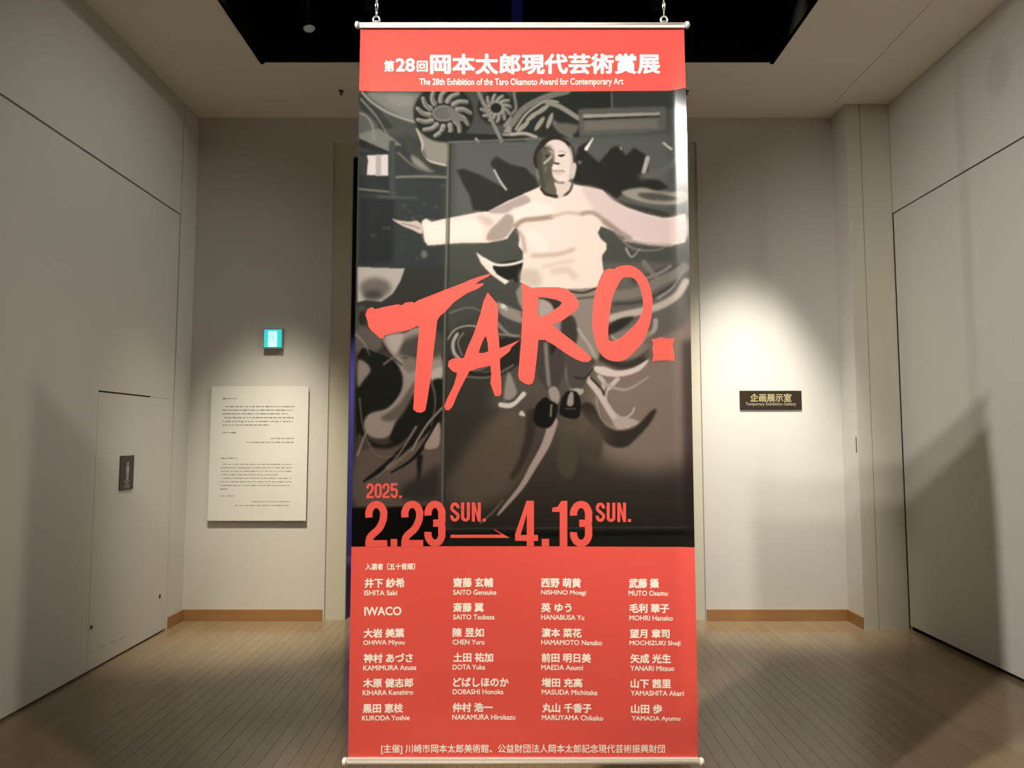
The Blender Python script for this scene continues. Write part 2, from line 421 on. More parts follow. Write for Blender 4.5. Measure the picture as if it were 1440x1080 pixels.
def blur(mk, s):
    r = int(s * SS + .5)
    if r < 1: return mk
    for _ in range(2):
        for ax in (0, 1):
            pad = [(0, 0), (0, 0)]; pad[ax] = (r + 1, r)
            cs = np.cumsum(np.pad(mk, pad, mode='edge'), ax)
            n = mk.shape[ax]
            mk = (np.take(cs, range(2 * r + 1, 2 * r + 1 + n), ax) - np.take(cs, range(0, n), ax)) / (2 * r + 1)
    return mk
def region(P, pad):
    x = [p[0] for p in P]; y = [p[1] for p in P]
    a = max(0, int((min(x) - pad - PX0) * SS)); b_ = min(CW, int((max(x) + pad - PX0) * SS) + 2)
    c = max(0, int((min(y) - pad - PY0) * SS)); d = min(CH, int((max(y) + pad - PY0) * SS) + 2)
    return a, b_, c, d
def comp(a, b_, c, d, mk, col, alpha):
    mk = (mk * alpha)[..., None]
    img[c:d, a:b_] = img[c:d, a:b_] * (1 - mk) + np.array(col) * mk
def poly(cr_, pts, col, bl=.7, alpha=1, sm=True):
    P = px(cr_, pts)
    if sm: P = smooth(P, True, 4)
    a, b_, c, d = region(P, bl * 3 + 2)
    if b_ <= a or d <= c: return
    X = (np.arange(a, b_) + .5) / SS + PX0; Y = (np.arange(c, d) + .5) / SS + PY0
    ins = np.zeros((d - c, b_ - a), bool)
    for i in range(len(P)):
        (x0, y0), (x1, y1) = P[i], P[(i + 1) % len(P)]
        if y0 == y1: continue
        rows = (Y >= min(y0, y1)) & (Y < max(y0, y1))
        if rows.any():
            xc = x0 + (Y[rows] - y0) / (y1 - y0) * (x1 - x0)
            ins[rows] ^= X[None, :] > xc[:, None]
    comp(a, b_, c, d, blur(ins.astype(float), bl), col, alpha)
def stroke(cr_, pts, wd, col, bl=.5, alpha=1, taper=None):
    s = crops[cr_][2]; P = smooth(px(cr_, pts), False, 6) if len(pts) > 2 else px(cr_, pts)
    w0 = wd / s / 2; w1 = (taper if taper is not None else wd) / s / 2
    a, b_, c, d = region(P, max(w0, w1) + bl * 3 + 2)
    if b_ <= a or d <= c: return
    X, Y = np.meshgrid((np.arange(a, b_) + .5) / SS + PX0, (np.arange(c, d) + .5) / SS + PY0)
    best = np.zeros(X.shape); n = len(P) - 1
    for i in range(n):
        (x0, y0), (x1, y1) = P[i], P[i + 1]; dx, dy = x1 - x0, y1 - y0; l2 = dx * dx + dy * dy + 1e-9
        t = np.clip(((X - x0) * dx + (Y - y0) * dy) / l2, 0, 1)
        D = np.hypot(X - x0 - t * dx, Y - y0 - t * dy); ww = w0 + (w1 - w0) * (i + t) / n
        best = np.maximum(best, np.clip(.5 + (ww - D) * SS, 0, 1))
    comp(a, b_, c, d, blur(best, bl), col, alpha)
def ell(cr_, cx, cy, rx, ry, col, bl=.7, alpha=1, rot=0):
    ca, sa = math.cos(R(rot)), math.sin(R(rot))
    poly(cr_, [(cx + rx * math.cos(t) * ca - ry * math.sin(t) * sa, cy + rx * math.cos(t) * sa + ry * math.sin(t) * ca) for t in [math.pi / 8 * k for k in range(16)]], col, bl, alpha)

# ground tones of the print
yy = np.linspace(0, 1, CH)[:, None, None]
stops = [(0, (70, 72, 66)), (.3, (76, 78, 72)), (.5, (66, 66, 60)), (.65, (84, 77, 69)), (.85, (58, 53, 45)), (1, (34, 33, 28))]
for ch in range(3): img[..., ch] = np.interp(np.linspace(0, 1, CH), [s[0] for s in stops], [s[1][ch] for s in stops])[:, None]
poly('P', [(640, 198), (940, 190), (940, 300), (640, 330)], (88, 90, 85), 4, sm=False)
poly('P', [(500, 190), (628, 198), (626, 480), (500, 480)], (52, 57, 55), 5, sm=False)
poly('P', [(850, 480), (975, 440), (980, 640), (840, 640)], (128, 113, 101), 14)
poly('P', [(620, 470), (700, 480), (690, 560), (650, 680), (620, 700)], (55, 54, 46), 8)
# upper left: leaves and rims
poly('A', [(60, 40), (110, 40), (180, 150), (240, 230), (130, 220), (60, 110)], (48, 50, 46), 1)
poly('A', [(100, 40), (360, 40), (400, 60), (360, 120), (375, 200), (250, 155), (160, 100)], (122, 122, 112), 2.5)
poly('A', [(200, 60), (340, 60), (340, 110), (260, 110)], (142, 140, 130), 3, .8)
poly('A', [(60, 150), (110, 165), (160, 235), (60, 265)], (84, 86, 80), 1)
poly('A', [(60, 265), (160, 235), (220, 270), (290, 325), (225, 330), (220, 360), (60, 292)], (112, 114, 105), .8, sm=False)
poly('A', [(60, 292), (220, 362), (225, 395), (60, 335)], (34, 36, 33), .8, sm=False)
stroke('A', [(75, 40), (130, 95), (230, 155), (375, 203)], 12, (152, 150, 138), .5)
stroke('A', [(65, 155), (100, 170), (130, 220), (140, 300)], 9, (130, 128, 116), .5)
poly('A', [(380, 240), (430, 275), (530, 305), (532, 425), (460, 415), (415, 375)], (138, 133, 123), 1)
stroke('A', [(370, 235), (400, 310), (400, 365), (440, 408), (530, 430)], 10, (190, 184, 168), .5)
poly('A', [(300, 250), (380, 330), (440, 430), (500, 490), (400, 480), (330, 380)], (62, 64, 58), 1.2)
poly('A', [(340, 375), (395, 410), (450, 470), (360, 430)], (130, 128, 118), 1)
stroke('A', [(260, 497), (400, 492), (530, 495)], 14, (112, 112, 102), .8)
stroke('A', [(360, 515), (530, 512)], 10, (50, 52, 48), .8)
# two wheel-like ornaments
for (cx, cy, r1, r2, k0, sp) in ((515, 150, 78, 145, 13, 28), (800, 120, 40, 82, 12, 22)):
    ell('A', cx, cy, r2 + 18, r2 + 10, (38, 40, 36), 1)
    for k in range(k0):
        t = 2 * math.pi * k / k0 + .15
        pts = [(cx + rr * math.cos(t + q), cy + rr * .88 * math.sin(t + q)) for rr, q in ((r1, 0), ((r1 + r2) / 2, .10), (r2, .30))]
        stroke('A', pts, sp, (150, 147, 134), .6, taper=sp * .7)
        stroke('A', [(p[0] + 7, p[1] + 7) for p in pts], sp * .35, (88, 88, 80), .5, .8)
ell('A', 515, 150, 62, 44, (134, 132, 120), .7); ell('A', 515, 150, 54, 36, (100, 100, 92), .7)
poly('A', [(540, 110), (600, 150), (625, 185), (560, 190)], (112, 111, 102), .8)
ell('A', 800, 120, 26, 24, (36, 38, 34), .7)
poly('A', [(500, 250), (960, 270), (960, 300), (540, 305)], (40, 42, 38), .7, sm=False)
stroke('A', [(705, 35), (830, 298)], 20, (128, 125, 114), .4)
stroke('A', [(905, 40), (908, 130), (850, 215)], 20, (134, 130, 118), .6)
poly('A', [(840, 250), (870, 200), (960, 120), (960, 170), (880, 245), (900, 262)], (142, 138, 126), .7, sm=False)
stroke('A', [(840, 263), (960, 268)], 12, (150, 145, 132), .5)
stroke('A', [(690, 285), (705, 300)], 12, (170, 165, 150), .4)
# top centre: crossing boughs and leaf cluster
poly('B', [(0, 36), (540, 36), (540, 130), (370, 150), (370, 280), (0, 280)], (44, 46, 41), 1, sm=False)
stroke('B', [(10, 40), (22, 120), (0, 150)], 16, (120, 117, 106), .6)
stroke('B', [(0, 205), (70, 120), (190, 60), (300, 32)], 34, (118, 115, 104), .8)
stroke('B', [(20, 235), (80, 150), (180, 85), (250, 90)], 12, (160, 155, 140), .6)
for ex, ey, ea in ((110, 165, -38), (165, 130, -35), (60, 220, -40), (150, 205, -55), (205, 190, -70)): ell('B', ex, ey, 46, 13, (150, 146, 132), .6, rot=ea)
stroke('B', [(190, 92), (260, 115), (360, 178)], 26, (142, 138, 125), .8)
stroke('B', [(230, 200), (260, 240), (320, 275)], 24, (110, 107, 97), 1)
poly('B', [(225, 205), (355, 215), (340, 262), (280, 262)], (100, 97, 88), 1.5)
stroke('B', [(0, 262), (70, 258), (130, 278)], 18, (165, 160, 146), .6)
# framed box
poly('B', [(540, 36), (880, 36), (880, 130), (540, 130)], (56, 58, 53), 1, sm=False)
stroke('B', [(540, 40), (542, 125)], 8, (104, 102, 92), .5)
poly('B', [(360, 128), (832, 118), (832, 245), (700, 262), (365, 272)], (92, 91, 83), 1, sm=False)
poly('B', [(385, 158), (800, 150), (800, 166), (385, 178)], (158, 153, 138), .6, sm=False)
poly('B', [(385, 180), (800, 168), (800, 176), (385, 190)], (44, 44, 39), .6, sm=False)
poly('B', [(390, 196), (790, 186), (790, 236), (390, 246)], (112, 108, 97), 1.2, sm=False)
# spiky dark shapes on the panel
D0 = (46, 47, 42)
poly('A', [(585, 455), (625, 448), (720, 485), (860, 560), (970, 575), (900, 620), (760, 682), (675, 672), (655, 590), (620, 530)], D0, 1, sm=False)
poly('A', [(768, 415), (800, 380), (870, 420), (970, 450), (1010, 600), (860, 560), (800, 480)], D0, 1, sm=False)
poly('B', [(-10, 445), (60, 440), (130, 500), (150, 560), (60, 590), (-10, 600)], D0, 1, sm=False)
poly('B', [(340, 400), (360, 335), (420, 300), (435, 285), (400, 355), (470, 420), (540, 340), (580, 330), (615, 385), (660, 340), (730, 385), (738, 470), (700, 500), (800, 520), (850, 560), (720, 590), (600, 590), (540, 640), (480, 570), (330, 525)], (42, 42, 37), 1, sm=False)
stroke('A', [(790, 455), (825, 520), (855, 562)], 10, (190, 186, 172), .4)
stroke('B', [(402, 345), (440, 287)], 20, (236, 232, 220), .4, taper=6)
stroke('B', [(733, 398), (712, 475)], 24, (176, 170, 156), .5)
stroke('B', [(820, 318), (862, 352)], 12, (190, 184, 170), .6)
stroke('B', [(585, 340), (592, 350)], 10, (150, 146, 134), .4)
poly('B', [(590, 585), (700, 558), (800, 580), (930, 590), (930, 650), (720, 640)], (150, 143, 130), 1.5)
poly('B', [(680, 590), (800, 590), (900, 625), (740, 625)], (82, 80, 72), 1.5)
stroke('B', [(700, 500), (800, 470), (935, 380)], 30, (102, 98, 90), 3)
poly('B', [(500, 590), (620, 640), (830, 690), (830, 722), (620, 668)], (60, 58, 52), 1.2)
# window at the left
poly('A', [(58, 362), (228, 362), (228, 590), (58, 590)], (42, 45, 43), .8, sm=False)
poly('A', [(100, 382), (215, 375), (215, 492), (100, 488)], (204, 198, 190), .6, sm=False)
poly('A', [(148, 380), (178, 378), (178, 490), (148, 490)], (168, 160, 156), .6, sm=False)
poly('A', [(60, 388), (100, 382), (108, 410), (98, 488), (60, 488)], (54, 55, 52), .6, sm=False)
stroke('A', [(60, 565), (220, 578)], 10, (112, 112, 104), .5)
poly('A', [(220, 300), (252, 300), (252, 620), (222, 620)], (64, 69, 66), .6, sm=False)
poly('A', [(58, 600), (250, 620), (240, 960), (58, 980)], (38, 42, 41), 3, sm=False)
for q in range(18):
    x, y = random.uniform(120, 520), random.uniform(520, 960); ell('A', x, y, random.uniform(4, 16), random.uniform(4, 10), (88, 90, 84), 1, .6)
stroke('A', [(160, 605), (370, 610)], 8, (84, 88, 84), 1)
ell('A', 410, 915, 18, 22, (104, 104, 96), 1)
# draped cloth, lower left
poly('C', [(58, 240), (60, 560), (600, 560), (600, 30), (340, 20)], (50, 52, 47), 3, sm=False)
poly('C', [(58, 25), (342, 33), (315, 110), (270, 185), (200, 235), (110, 225), (58, 240)], (172, 166, 156), .8, sm=False)
ell('C', 165, 150, 95, 60, (104, 100, 92), 3); ell('C', 150, 195, 60, 30, (66, 64, 58), 3)
poly('C', [(58, 270), (105, 280), (100, 400), (58, 420)], (78, 74, 68), 2); ell('C', 85, 335, 22, 48, (40, 40, 36), 1)
poly('C', [(58, 390), (200, 430), (210, 500), (130, 560), (58, 560)], (92, 86, 79), 2)
poly('P', [(500, 498), (632, 498), (632, 775), (484, 775)], (62, 56, 50), 3, sm=False)
poly('C', [(60, 560), (170, 545), (280, 600), (325, 680), (320, 780), (250, 880), (120, 930), (80, 1080), (50, 1080)], (26, 28, 24), .8)
poly('C', [(58, 600), (100, 600), (135, 650), (95, 710), (58, 750)], (134, 124, 114), 1)
poly('C', [(215, 445), (330, 425), (430, 385), (520, 420), (560, 560), (570, 650), (490, 720), (420, 760), (370, 860), (330, 960), (230, 1060), (130, 1050), (92, 980), (130, 915), (240, 880), (315, 790), (330, 690), (290, 600), (235, 520)], (148, 137, 128), 1)
poly('C', [(300, 500), (430, 430), (560, 430), (560, 560), (460, 580), (350, 600)], (74, 70, 64), 3)
poly('C', [(230, 450), (330, 430), (310, 520), (270, 540)], (170, 160, 150), 2)
ell('C', 375, 620, 42, 45, (120, 110, 102), 1.5)
poly('C', [(500, 660), (565, 630), (565, 700), (490, 730)], (176, 166, 156), 1)
poly('C', [(330, 880), (420, 770), (560, 700), (575, 860), (480, 960), (350, 1070), (250, 1075)], (28, 29, 25), 1.2)
poly('C', [(190, 940), (300, 860), (400, 720), (400, 780), (300, 950)], (96, 88, 80), 2)
stroke('C', [(200, 480), (260, 560), (325, 620)], 8, (50, 48, 43), .6)
stroke('E', [(88, 100), (85, 200), (130, 280), (230, 310), (330, 270)], 30, (26, 26, 22), .7)
poly('E', [(60, 330), (200, 320), (330, 300), (560, 130), (570, 640), (58, 690)], (96, 84, 76), 3)
poly('E', [(60, 230), (90, 240), (150, 300), (60, 330)], (70, 66, 58), 1.5)
stroke('E', [(100, 525), (230, 430), (380, 300), (480, 190), (570, 90)], 14, (27, 27, 23), .8, taper=90)
stroke('E', [(270, 470), (400, 390), (490, 280), (575, 140)], 10, (25, 25, 22), .7, taper=36)
stroke('E', [(400, 330), (450, 240), (510, 150), (590, 62)], 13, (140, 134, 124), .5)
stroke('E', [(250, 440), (330, 380), (400, 315)], 30, (120, 108, 98), 1.2, taper=12)
poly('E', [(478, 312), (515, 240), (575, 150), (575, 290), (530, 322)], (160, 140, 130), .8)
poly('E', [(430, 350), (470, 360), (455, 500), (440, 640), (425, 640), (435, 470)], (30, 29, 26), 1, sm=False)
poly('E', [(340, 560), (500, 470), (570, 420), (570, 640), (340, 640)], (52, 50, 44), 5)
# right of the thin post
poly('E', [(598, 90), (960, 60), (900, 250), (700, 450), (600, 520)], (52, 51, 42), 4, sm=False)
poly('E', [(900, 120), (1100, 90), (1125, 420), (1000, 620), (760, 700), (620, 560)], (92, 81, 70), 9, .9)
poly('C', [(600, 30), (800, 100), (840, 200), (720, 330), (600, 420)], (70, 70, 64), 3, sm=False)
for a_, w_, c_ in (([(600, 465), (650, 400), (740, 378), (830, 400)], 8, (176, 170, 158)), ([(660, 430), (635, 480), (640, 540), (675, 585)], 20, (168, 160, 150)),
                   ([(700, 420), (665, 480), (690, 560)], 8, (128, 122, 112)), ([(910, 430), (1030, 440)], 10, (132, 126, 116)), ([(930, 610), (990, 580), (1045, 530)], 9, (150, 142, 132)),
                   ([(740, 655), (820, 665), (900, 650)], 14, (128, 122, 112)), ([(1000, 280), (1050, 300)], 12, (140, 134, 124)), ([(990, 330), (1060, 360)], 10, (120, 115, 106))):
    stroke('C', a_, w_, c_, .6)
poly('C', [(600, 560), (650, 620), (760, 690), (900, 690), (1030, 620), (1040, 560), (1040, 460), (900, 470), (880, 640), (760, 650)], (40, 40, 35), 1.5)
stroke('C', [(720, 690), (860, 690), (1000, 620)], 12, (104, 100, 90), .8)
poly('C', [(900, 235), (960, 255), (1050, 310), (1050, 360), (960, 330), (920, 300)], (140, 132, 122), 1); ell('C', 945, 265, 26, 14, (205, 196, 184), .8, rot=40)
poly('A', [(690, 900), (725, 925), (790, 965), (800, 1020), (875, 1058), (850, 1078), (770, 1020), (720, 965)], (226, 216, 202), .6, sm=False)
poly('A', [(790, 970), (950, 945), (965, 1000), (930, 1060), (870, 1055), (810, 1020)], (34, 35, 31), .7)
stroke('A', [(735, 940), (800, 970), (880, 968), (948, 950)], 14, (228, 220, 208), .4)
stroke('A', [(930, 880), (960, 960), (930, 1060)], 16, (66, 66, 60), 1)
ell('A', 885, 1058, 14, 10, (80, 80, 74), .8)
poly('C', [(970, 660), (1010, 740), (1020, 800), (945, 840)], (142, 135, 126), 1)
stroke('C', [(925, 860), (990, 862), (1065, 795)], 30, (205, 196, 184), .6); stroke('C', [(950, 835), (1000, 835), (1040, 790)], 9, (60, 58, 52), .4)
poly('C', [(1035, 920), (1055, 895), (1075, 930)], (200, 190, 178), .5)
# mural at the right of the figure
poly('D', [(560, 0), (1055, 0), (1055, 380), (840, 480), (560, 480)], (96, 92, 84), 3, sm=False)
for a_, w_, c_ in (([(600, 200), (760, 180), (900, 110), (1040, 40)], 60, (120, 114, 104)), ([(620, 250), (800, 230), (1000, 120)], 16, (62, 60, 54)), ([(740, 110), (860, 70), (1000, 10)], 40, (74, 72, 65)),
                   ([(560, 345), (680, 315), (800, 290), (900, 260), (1000, 200), (1050, 125)], 44, (180, 168, 156)), ([(800, 100), (900, 60), (960, 20)], 16, (140, 134, 124))):
    stroke('D', a_, w_, c_, 1)
poly('D', [(570, 400), (650, 340), (740, 330), (680, 390), (600, 440)], (46, 44, 39), 1)
poly('D', [(600, 440), (700, 400), (790, 350), (800, 440), (640, 480)], (126, 118, 108), 2)
stroke('D', [(870, 350), (860, 410), (800, 460), (700, 560)], 28, (158, 148, 138), .8)
stroke('D', [(520, 560), (650, 620), (760, 600), (850, 540)], 50, (56, 52, 46), 2)
stroke('D', [(840, 470), (900, 560), (840, 560)], 70, (108, 98, 88), 4)
poly('D', [(495, 630), (560, 630), (640, 655), (740, 635), (830, 585), (780, 650), (690, 685), (600, 690), (520, 670)], (206, 193, 180), .8)
stroke('D', [(455, 700), (520, 780), (570, 860), (630, 950), (700, 985)], 36, (196, 183, 170), .8)
stroke('D', [(530, 690), (560, 730), (545, 770)], 26, (186, 174, 162), .8)
stroke('D', [(480, 700), (540, 760), (560, 800)], 12, (50, 46, 40), .6)
stroke('D', [(645, 700), (590, 750), (570, 830), (610, 900), (670, 940), (720, 920), (742, 880)], 11, (190, 178, 166), .5)
stroke('D', [(640, 705), (590, 760)], 26, (192, 180, 168), .6)
poly('D', [(610, 950), (700, 940), (775, 970), (700, 1000), (640, 1012)], (176, 162, 150), 1)
for a_ in ([(600, 440), (640, 470), (720, 450)],): stroke('D', a_, 8, (170, 160, 148), .6)
poly('F', [(430, 50), (500, 30), (560, 120), (600, 180), (680, 205), (780, 180), (880, 80), (912, 78), (870, 160), (790, 250), (720, 308), (640, 308), (570, 260), (500, 170)], (52, 47, 39), 1)
for a_, b2 in (((350, 370, 68, 140), (76, 69, 57)), ((508, 300, 66, 130), (74, 67, 55))): ell('F', *a_, b2, 2)
poly('F', [(290, 100), (560, 130), (600, 300), (420, 250), (320, 260)], (92, 82, 70), 8, .6)
stroke('F', [(130, 100), (110, 250), (60, 400), (0, 500)], 70, (54, 49, 41), 2, taper=30)
stroke('F', [(260, 150), (215, 290), (130, 440), (60, 560), (-40, 680), (-90, 740)], 62, (166, 147, 138), .8, taper=12)
stroke('F', [(-60, 650), (-120, 720), (-200, 790)], 14, (96, 90, 80), .8)
for pts_, w_, c_, tp in (([(503, 640), (520, 600), (548, 575), (575, 540)], 3, (150, 140, 130), 1), ([(540, 512), (560, 500), (585, 505), (600, 520)], 3, (120, 112, 104), 1), ([(506, 560), (512, 605), (530, 640), (560, 640)], 2, (120, 112, 102), 1),
                         ([(585, 600), (560, 640), (530, 672)], 3, (140, 130, 120), 1), ([(600, 520), (612, 560), (606, 600)], 4, (104, 96, 88), 1), ([(500, 470), (512, 482), (520, 500)], 3, (140, 132, 122), 1),
                         ([(868, 330), (890, 350), (925, 352), (945, 340)], 4, (120, 116, 106), 2), ([(880, 350), (888, 362), (900, 350)], 3, (176, 170, 158), 1), ([(905, 370), (930, 395), (958, 385)], 8, (120, 115, 105), 3), ([(925, 420), (945, 405), (962, 380)], 4, (150, 143, 132), 1),
                         ([(632, 440), (660, 432), (690, 440), (720, 430)], 3, (112, 110, 100), 1), ([(640, 500), (650, 515), (672, 520), (700, 508)], 3, (140, 133, 122), 1), ([(700, 455), (716, 470), (732, 472)], 6, (132, 125, 115), 2),
                         ([(508, 140), (530, 165), (545, 190)], 3, (140, 138, 126), 1), ([(560, 215), (585, 235), (610, 240)], 4, (104, 104, 96), 2), ([(838, 560), (846, 590), (870, 605)], 3, (150, 140, 128), 1), ([(850, 540), (880, 548), (912, 530)], 5, (168, 156, 145), 2)):
    stroke('P', pts_, w_, c_, .5, .85, taper=tp)
# trousers, legs and shoes of the leaping man
poly('D', [(50, 130), (520, 140), (500, 280), (520, 420), (530, 560), (490, 640), (440, 700), (350, 755), (320, 640), (300, 480), (240, 390), (100, 340)], (138, 128, 117), 1)
poly('D', [(160, 205), (260, 220), (310, 240), (260, 280), (230, 240), (170, 215)], (52, 48, 43), .8)
poly('D', [(170, 225), (220, 235), (250, 285), (170, 325)], (164, 154, 142), 1)
stroke('D', [(320, 165), (430, 180), (520, 150)], 10, (40, 37, 33), .5); stroke('D', [(400, 215), (510, 205)], 12, (88, 80, 72), .6)
poly('D', [(300, 350), (370, 320), (400, 420), (380, 500), (310, 480)], (62, 57, 51), 1.5)
poly('D', [(150, 465), (250, 480), (330, 540), (320, 640), (275, 770), (230, 785), (170, 710), (140, 620)], (68, 63, 57), 1)
stroke('D', [(205, 490), (212, 600), (225, 740)], 20, (136, 127, 117), 1); poly('D', [(230, 480), (270, 500), (240, 560)], (44, 42, 37), .6)
poly('D', [(320, 530), (420, 560), (510, 590), (470, 660), (440, 740), (350, 755), (330, 650)], (76, 71, 64), 1)
stroke('D', [(380, 690), (440, 700), (490, 640)], 10, (44, 41, 36), .6); stroke('D', [(400, 400), (470, 500), (505, 570)], 14, (176, 165, 152), 1)
poly('D', [(222, 765), (265, 750), (290, 800), (280, 850), (240, 840)], (152, 141, 130), .8); poly('D', [(350, 765), (430, 765), (420, 800), (360, 790)], (170, 160, 148), .8)
poly('D', [(130, 930), (150, 860), (200, 815), (235, 835), (265, 850), (280, 880), (262, 950), (225, 1000), (165, 996), (135, 965)], (24, 24, 21), .7)
poly('D', [(288, 890), (305, 815), (350, 772), (400, 790), (418, 850), (414, 920), (385, 946), (330, 938), (292, 920)], (26, 26, 23), .7)
stroke('D', [(240, 860), (235, 930)], 9, (150, 140, 128), .4); poly('D', [(345, 800), (370, 780), (372, 860), (335, 862)], (150, 140, 130), .7); stroke('D', [(325, 885), (385, 885)], 6, (96, 90, 82), .6)
# sweater
sw = px('A', [(400, 732), (420, 720), (450, 740), (500, 725), (600, 705), (700, 685), (760, 680), (860, 625), (955, 585)]) + \
     px('B', [(60, 585), (110, 565), (155, 545), (175, 592), (240, 612), (305, 592), (328, 535), (400, 550), (490, 570), (540, 625), (620, 665), (720, 700), (820, 724), (936, 712), (936, 862),
              (850, 870), (740, 866), (640, 842), (560, 795), (482, 765), (465, 800), (480, 832), (512, 860), (512, 890), (488, 925), (490, 965), (500, 1035)]) + \
     px('D', [(560, 128), (500, 150), (400, 156), (330, 156), (180, 147), (120, 146), (48, 112), (68, 60)]) + px('B', [(45, 1050), (60, 960), (60, 900), (36, 870), (40, 800), (20, 760), (0, 780)]) + \
     px('A', [(925, 745), (895, 780), (860, 830), (750, 852), (600, 852), (430, 866), (412, 842), (405, 790), (395, 752)])
poly('P', sw, (229, 213, 199), .5, sm=False)
poly('B', [(380, 560), (490, 575), (620, 668), (820, 726), (934, 716), (934, 855), (740, 855), (560, 780), (480, 720)], (214, 194, 186), 2.5)
poly('A', [(758, 684), (860, 632), (960, 592), (985, 640), (900, 662), (850, 690)], (172, 158, 149), 1.2)
poly('A', [(860, 695), (895, 715), (890, 775), (835, 832), (752, 838), (760, 790), (815, 735)], (164, 150, 138), 1.2)
ell('A', 740, 730, 50, 24, (205, 188, 175), 2, rot=20)
poly('A', [(410, 745), (520, 745), (700, 720), (720, 830), (540, 845), (430, 850)], (240, 225, 209), 3)
poly('B', [(15, 690), (60, 650), (130, 628), (220, 660), (190, 710), (40, 740)], (238, 222, 208), 1.5)
poly('B', [(70, 790), (150, 790), (200, 870), (160, 900), (90, 850)], (237, 221, 207), 2)
for a_, w_, c_, b3 in (([(20, 760), (60, 730), (130, 722), (215, 712)], 26, (160, 140, 125), 1.5), ([(215, 712), (300, 690), (380, 700)], 16, (196, 178, 160), 1.5), ([(380, 695), (440, 692), (500, 735), (570, 795)], 22, (168, 147, 134), 1.5),
                       ([(500, 740), (570, 790), (640, 835)], 26, (150, 136, 126), 2), ([(35, 790), (60, 830), (70, 900)], 16, (172, 152, 138), 2), ([(110, 922), (250, 915), (335, 888)], 20, (192, 170, 150), 2),
                       ([(170, 985), (240, 965), (330, 950)], 16, (208, 190, 172), 2), ([(220, 1010), (300, 1000), (340, 1040)], 30, (206, 188, 170), 3), ([(610, 840), (740, 862), (860, 868)], 14, (180, 160, 152), 1)):
    stroke('B', a_, w_, c_, b3)
poly('D', [(60, 40), (150, 40), (180, 100), (160, 145), (60, 115)], (200, 184, 168), 3)
# hand
poly('A', [(235, 722), (270, 732), (330, 738), (370, 733), (398, 758), (402, 795), (385, 802), (345, 782), (300, 765), (262, 744)], (198, 185, 172), .5)
stroke('A', [(290, 748), (350, 762), (385, 775)], 6, (130, 120, 110), .4)
# head
poly('G', [(98, 450), (115, 330), (180, 210), (270, 130), (400, 102), (520, 145), (620, 225), (668, 340), (672, 480), (640, 500), (300, 500), (165, 560), (115, 510)], (46, 43, 37), .4)
poly('G', [(170, 330), (290, 240), (350, 300), (380, 480), (350, 560), (380, 700), (420, 780), (425, 900), (380, 940), (280, 915), (215, 830), (200, 700), (165, 560)], (92, 89, 77), .5)
poly('G', [(398, 740), (605, 740), (612, 820), (560, 890), (500, 950), (425, 950), (420, 850)], (214, 198, 182), .5)
poly('G', [(275, 230), (330, 172), (410, 155), (500, 180), (575, 250), (622, 340), (642, 450), (640, 580), (612, 690), (560, 745), (470, 745), (400, 705), (362, 640), (352, 560), (375, 480), (372, 380), (340, 310)], (224, 208, 195), .4)
poly('G', [(640, 488), (692, 500), (684, 600), (655, 690), (618, 690)], (206, 194, 182), .4); ell('G', 738, 475, 34, 28, (92, 92, 84), .5)
poly('G', [(140, 555), (180, 620), (195, 690), (152, 695)], (120, 118, 108), .4)
stroke('G', [(185, 330), (190, 480), (210, 660), (240, 800)], 60, (64, 62, 53), 1.5, .8); ell('G', 300, 620, 50, 120, (82, 80, 68), 2)
poly('G', [(250, 250), (300, 215), (360, 250), (372, 330), (300, 275)], (170, 158, 145), 1); ell('G', 275, 560, 14, 30, (122, 118, 104), 1)
stroke('G', [(250, 480), (300, 440), (345, 392)], 26, (192, 180, 166), .35); stroke('G', [(350, 380), (348, 335), (310, 318)], 11, (168, 158, 144), .3); stroke('G', [(375, 300), (382, 400), (372, 470)], 18, (120, 110, 98), .6)
ell('G', 290, 382, 26, 20, (58, 54, 46), .3); stroke('G', [(250, 285), (300, 262), (345, 300)], 16, (66, 60, 52), .4)
stroke('G', [(455, 378), (520, 372)], 30, (72, 66, 60), .3); ell('G', 490, 384, 14, 16, (36, 33, 30), .25); stroke('G', [(440, 325), (500, 318), (550, 340)], 9, (160, 140, 128), .4)
stroke('G', [(375, 470), (410, 485), (448, 488)], 30, (88, 76, 66), .3); stroke('G', [(384, 360), (392, 430), (380, 470)], 12, (150, 138, 124), .4)
stroke('G', [(372, 588), (430, 592), (500, 588), (524, 604)], 15, (128, 102, 92), .35)
stroke('G', [(372, 545), (425, 538)], 26, (236, 222, 210), .4); poly('G', [(380, 605), (500, 605), (480, 640), (400, 640)], (206, 180, 168), 1)
stroke('G', [(600, 260), (630, 380), (622, 560), (600, 690)], 26, (196, 178, 164), 1.2); stroke('G', [(420, 560), (470, 500), (520, 540)], 10, (206, 188, 174), .8)
stroke('G', [(390, 715), (440, 750), (520, 752)], 26, (128, 115, 102), .5)
stroke('G', [(205, 830), (260, 898), (340, 928), (425, 938)], 34, (46, 42, 37), .35); stroke('G', [(636, 790), (605, 868), (528, 928)], 26, (74, 66, 58), .35)
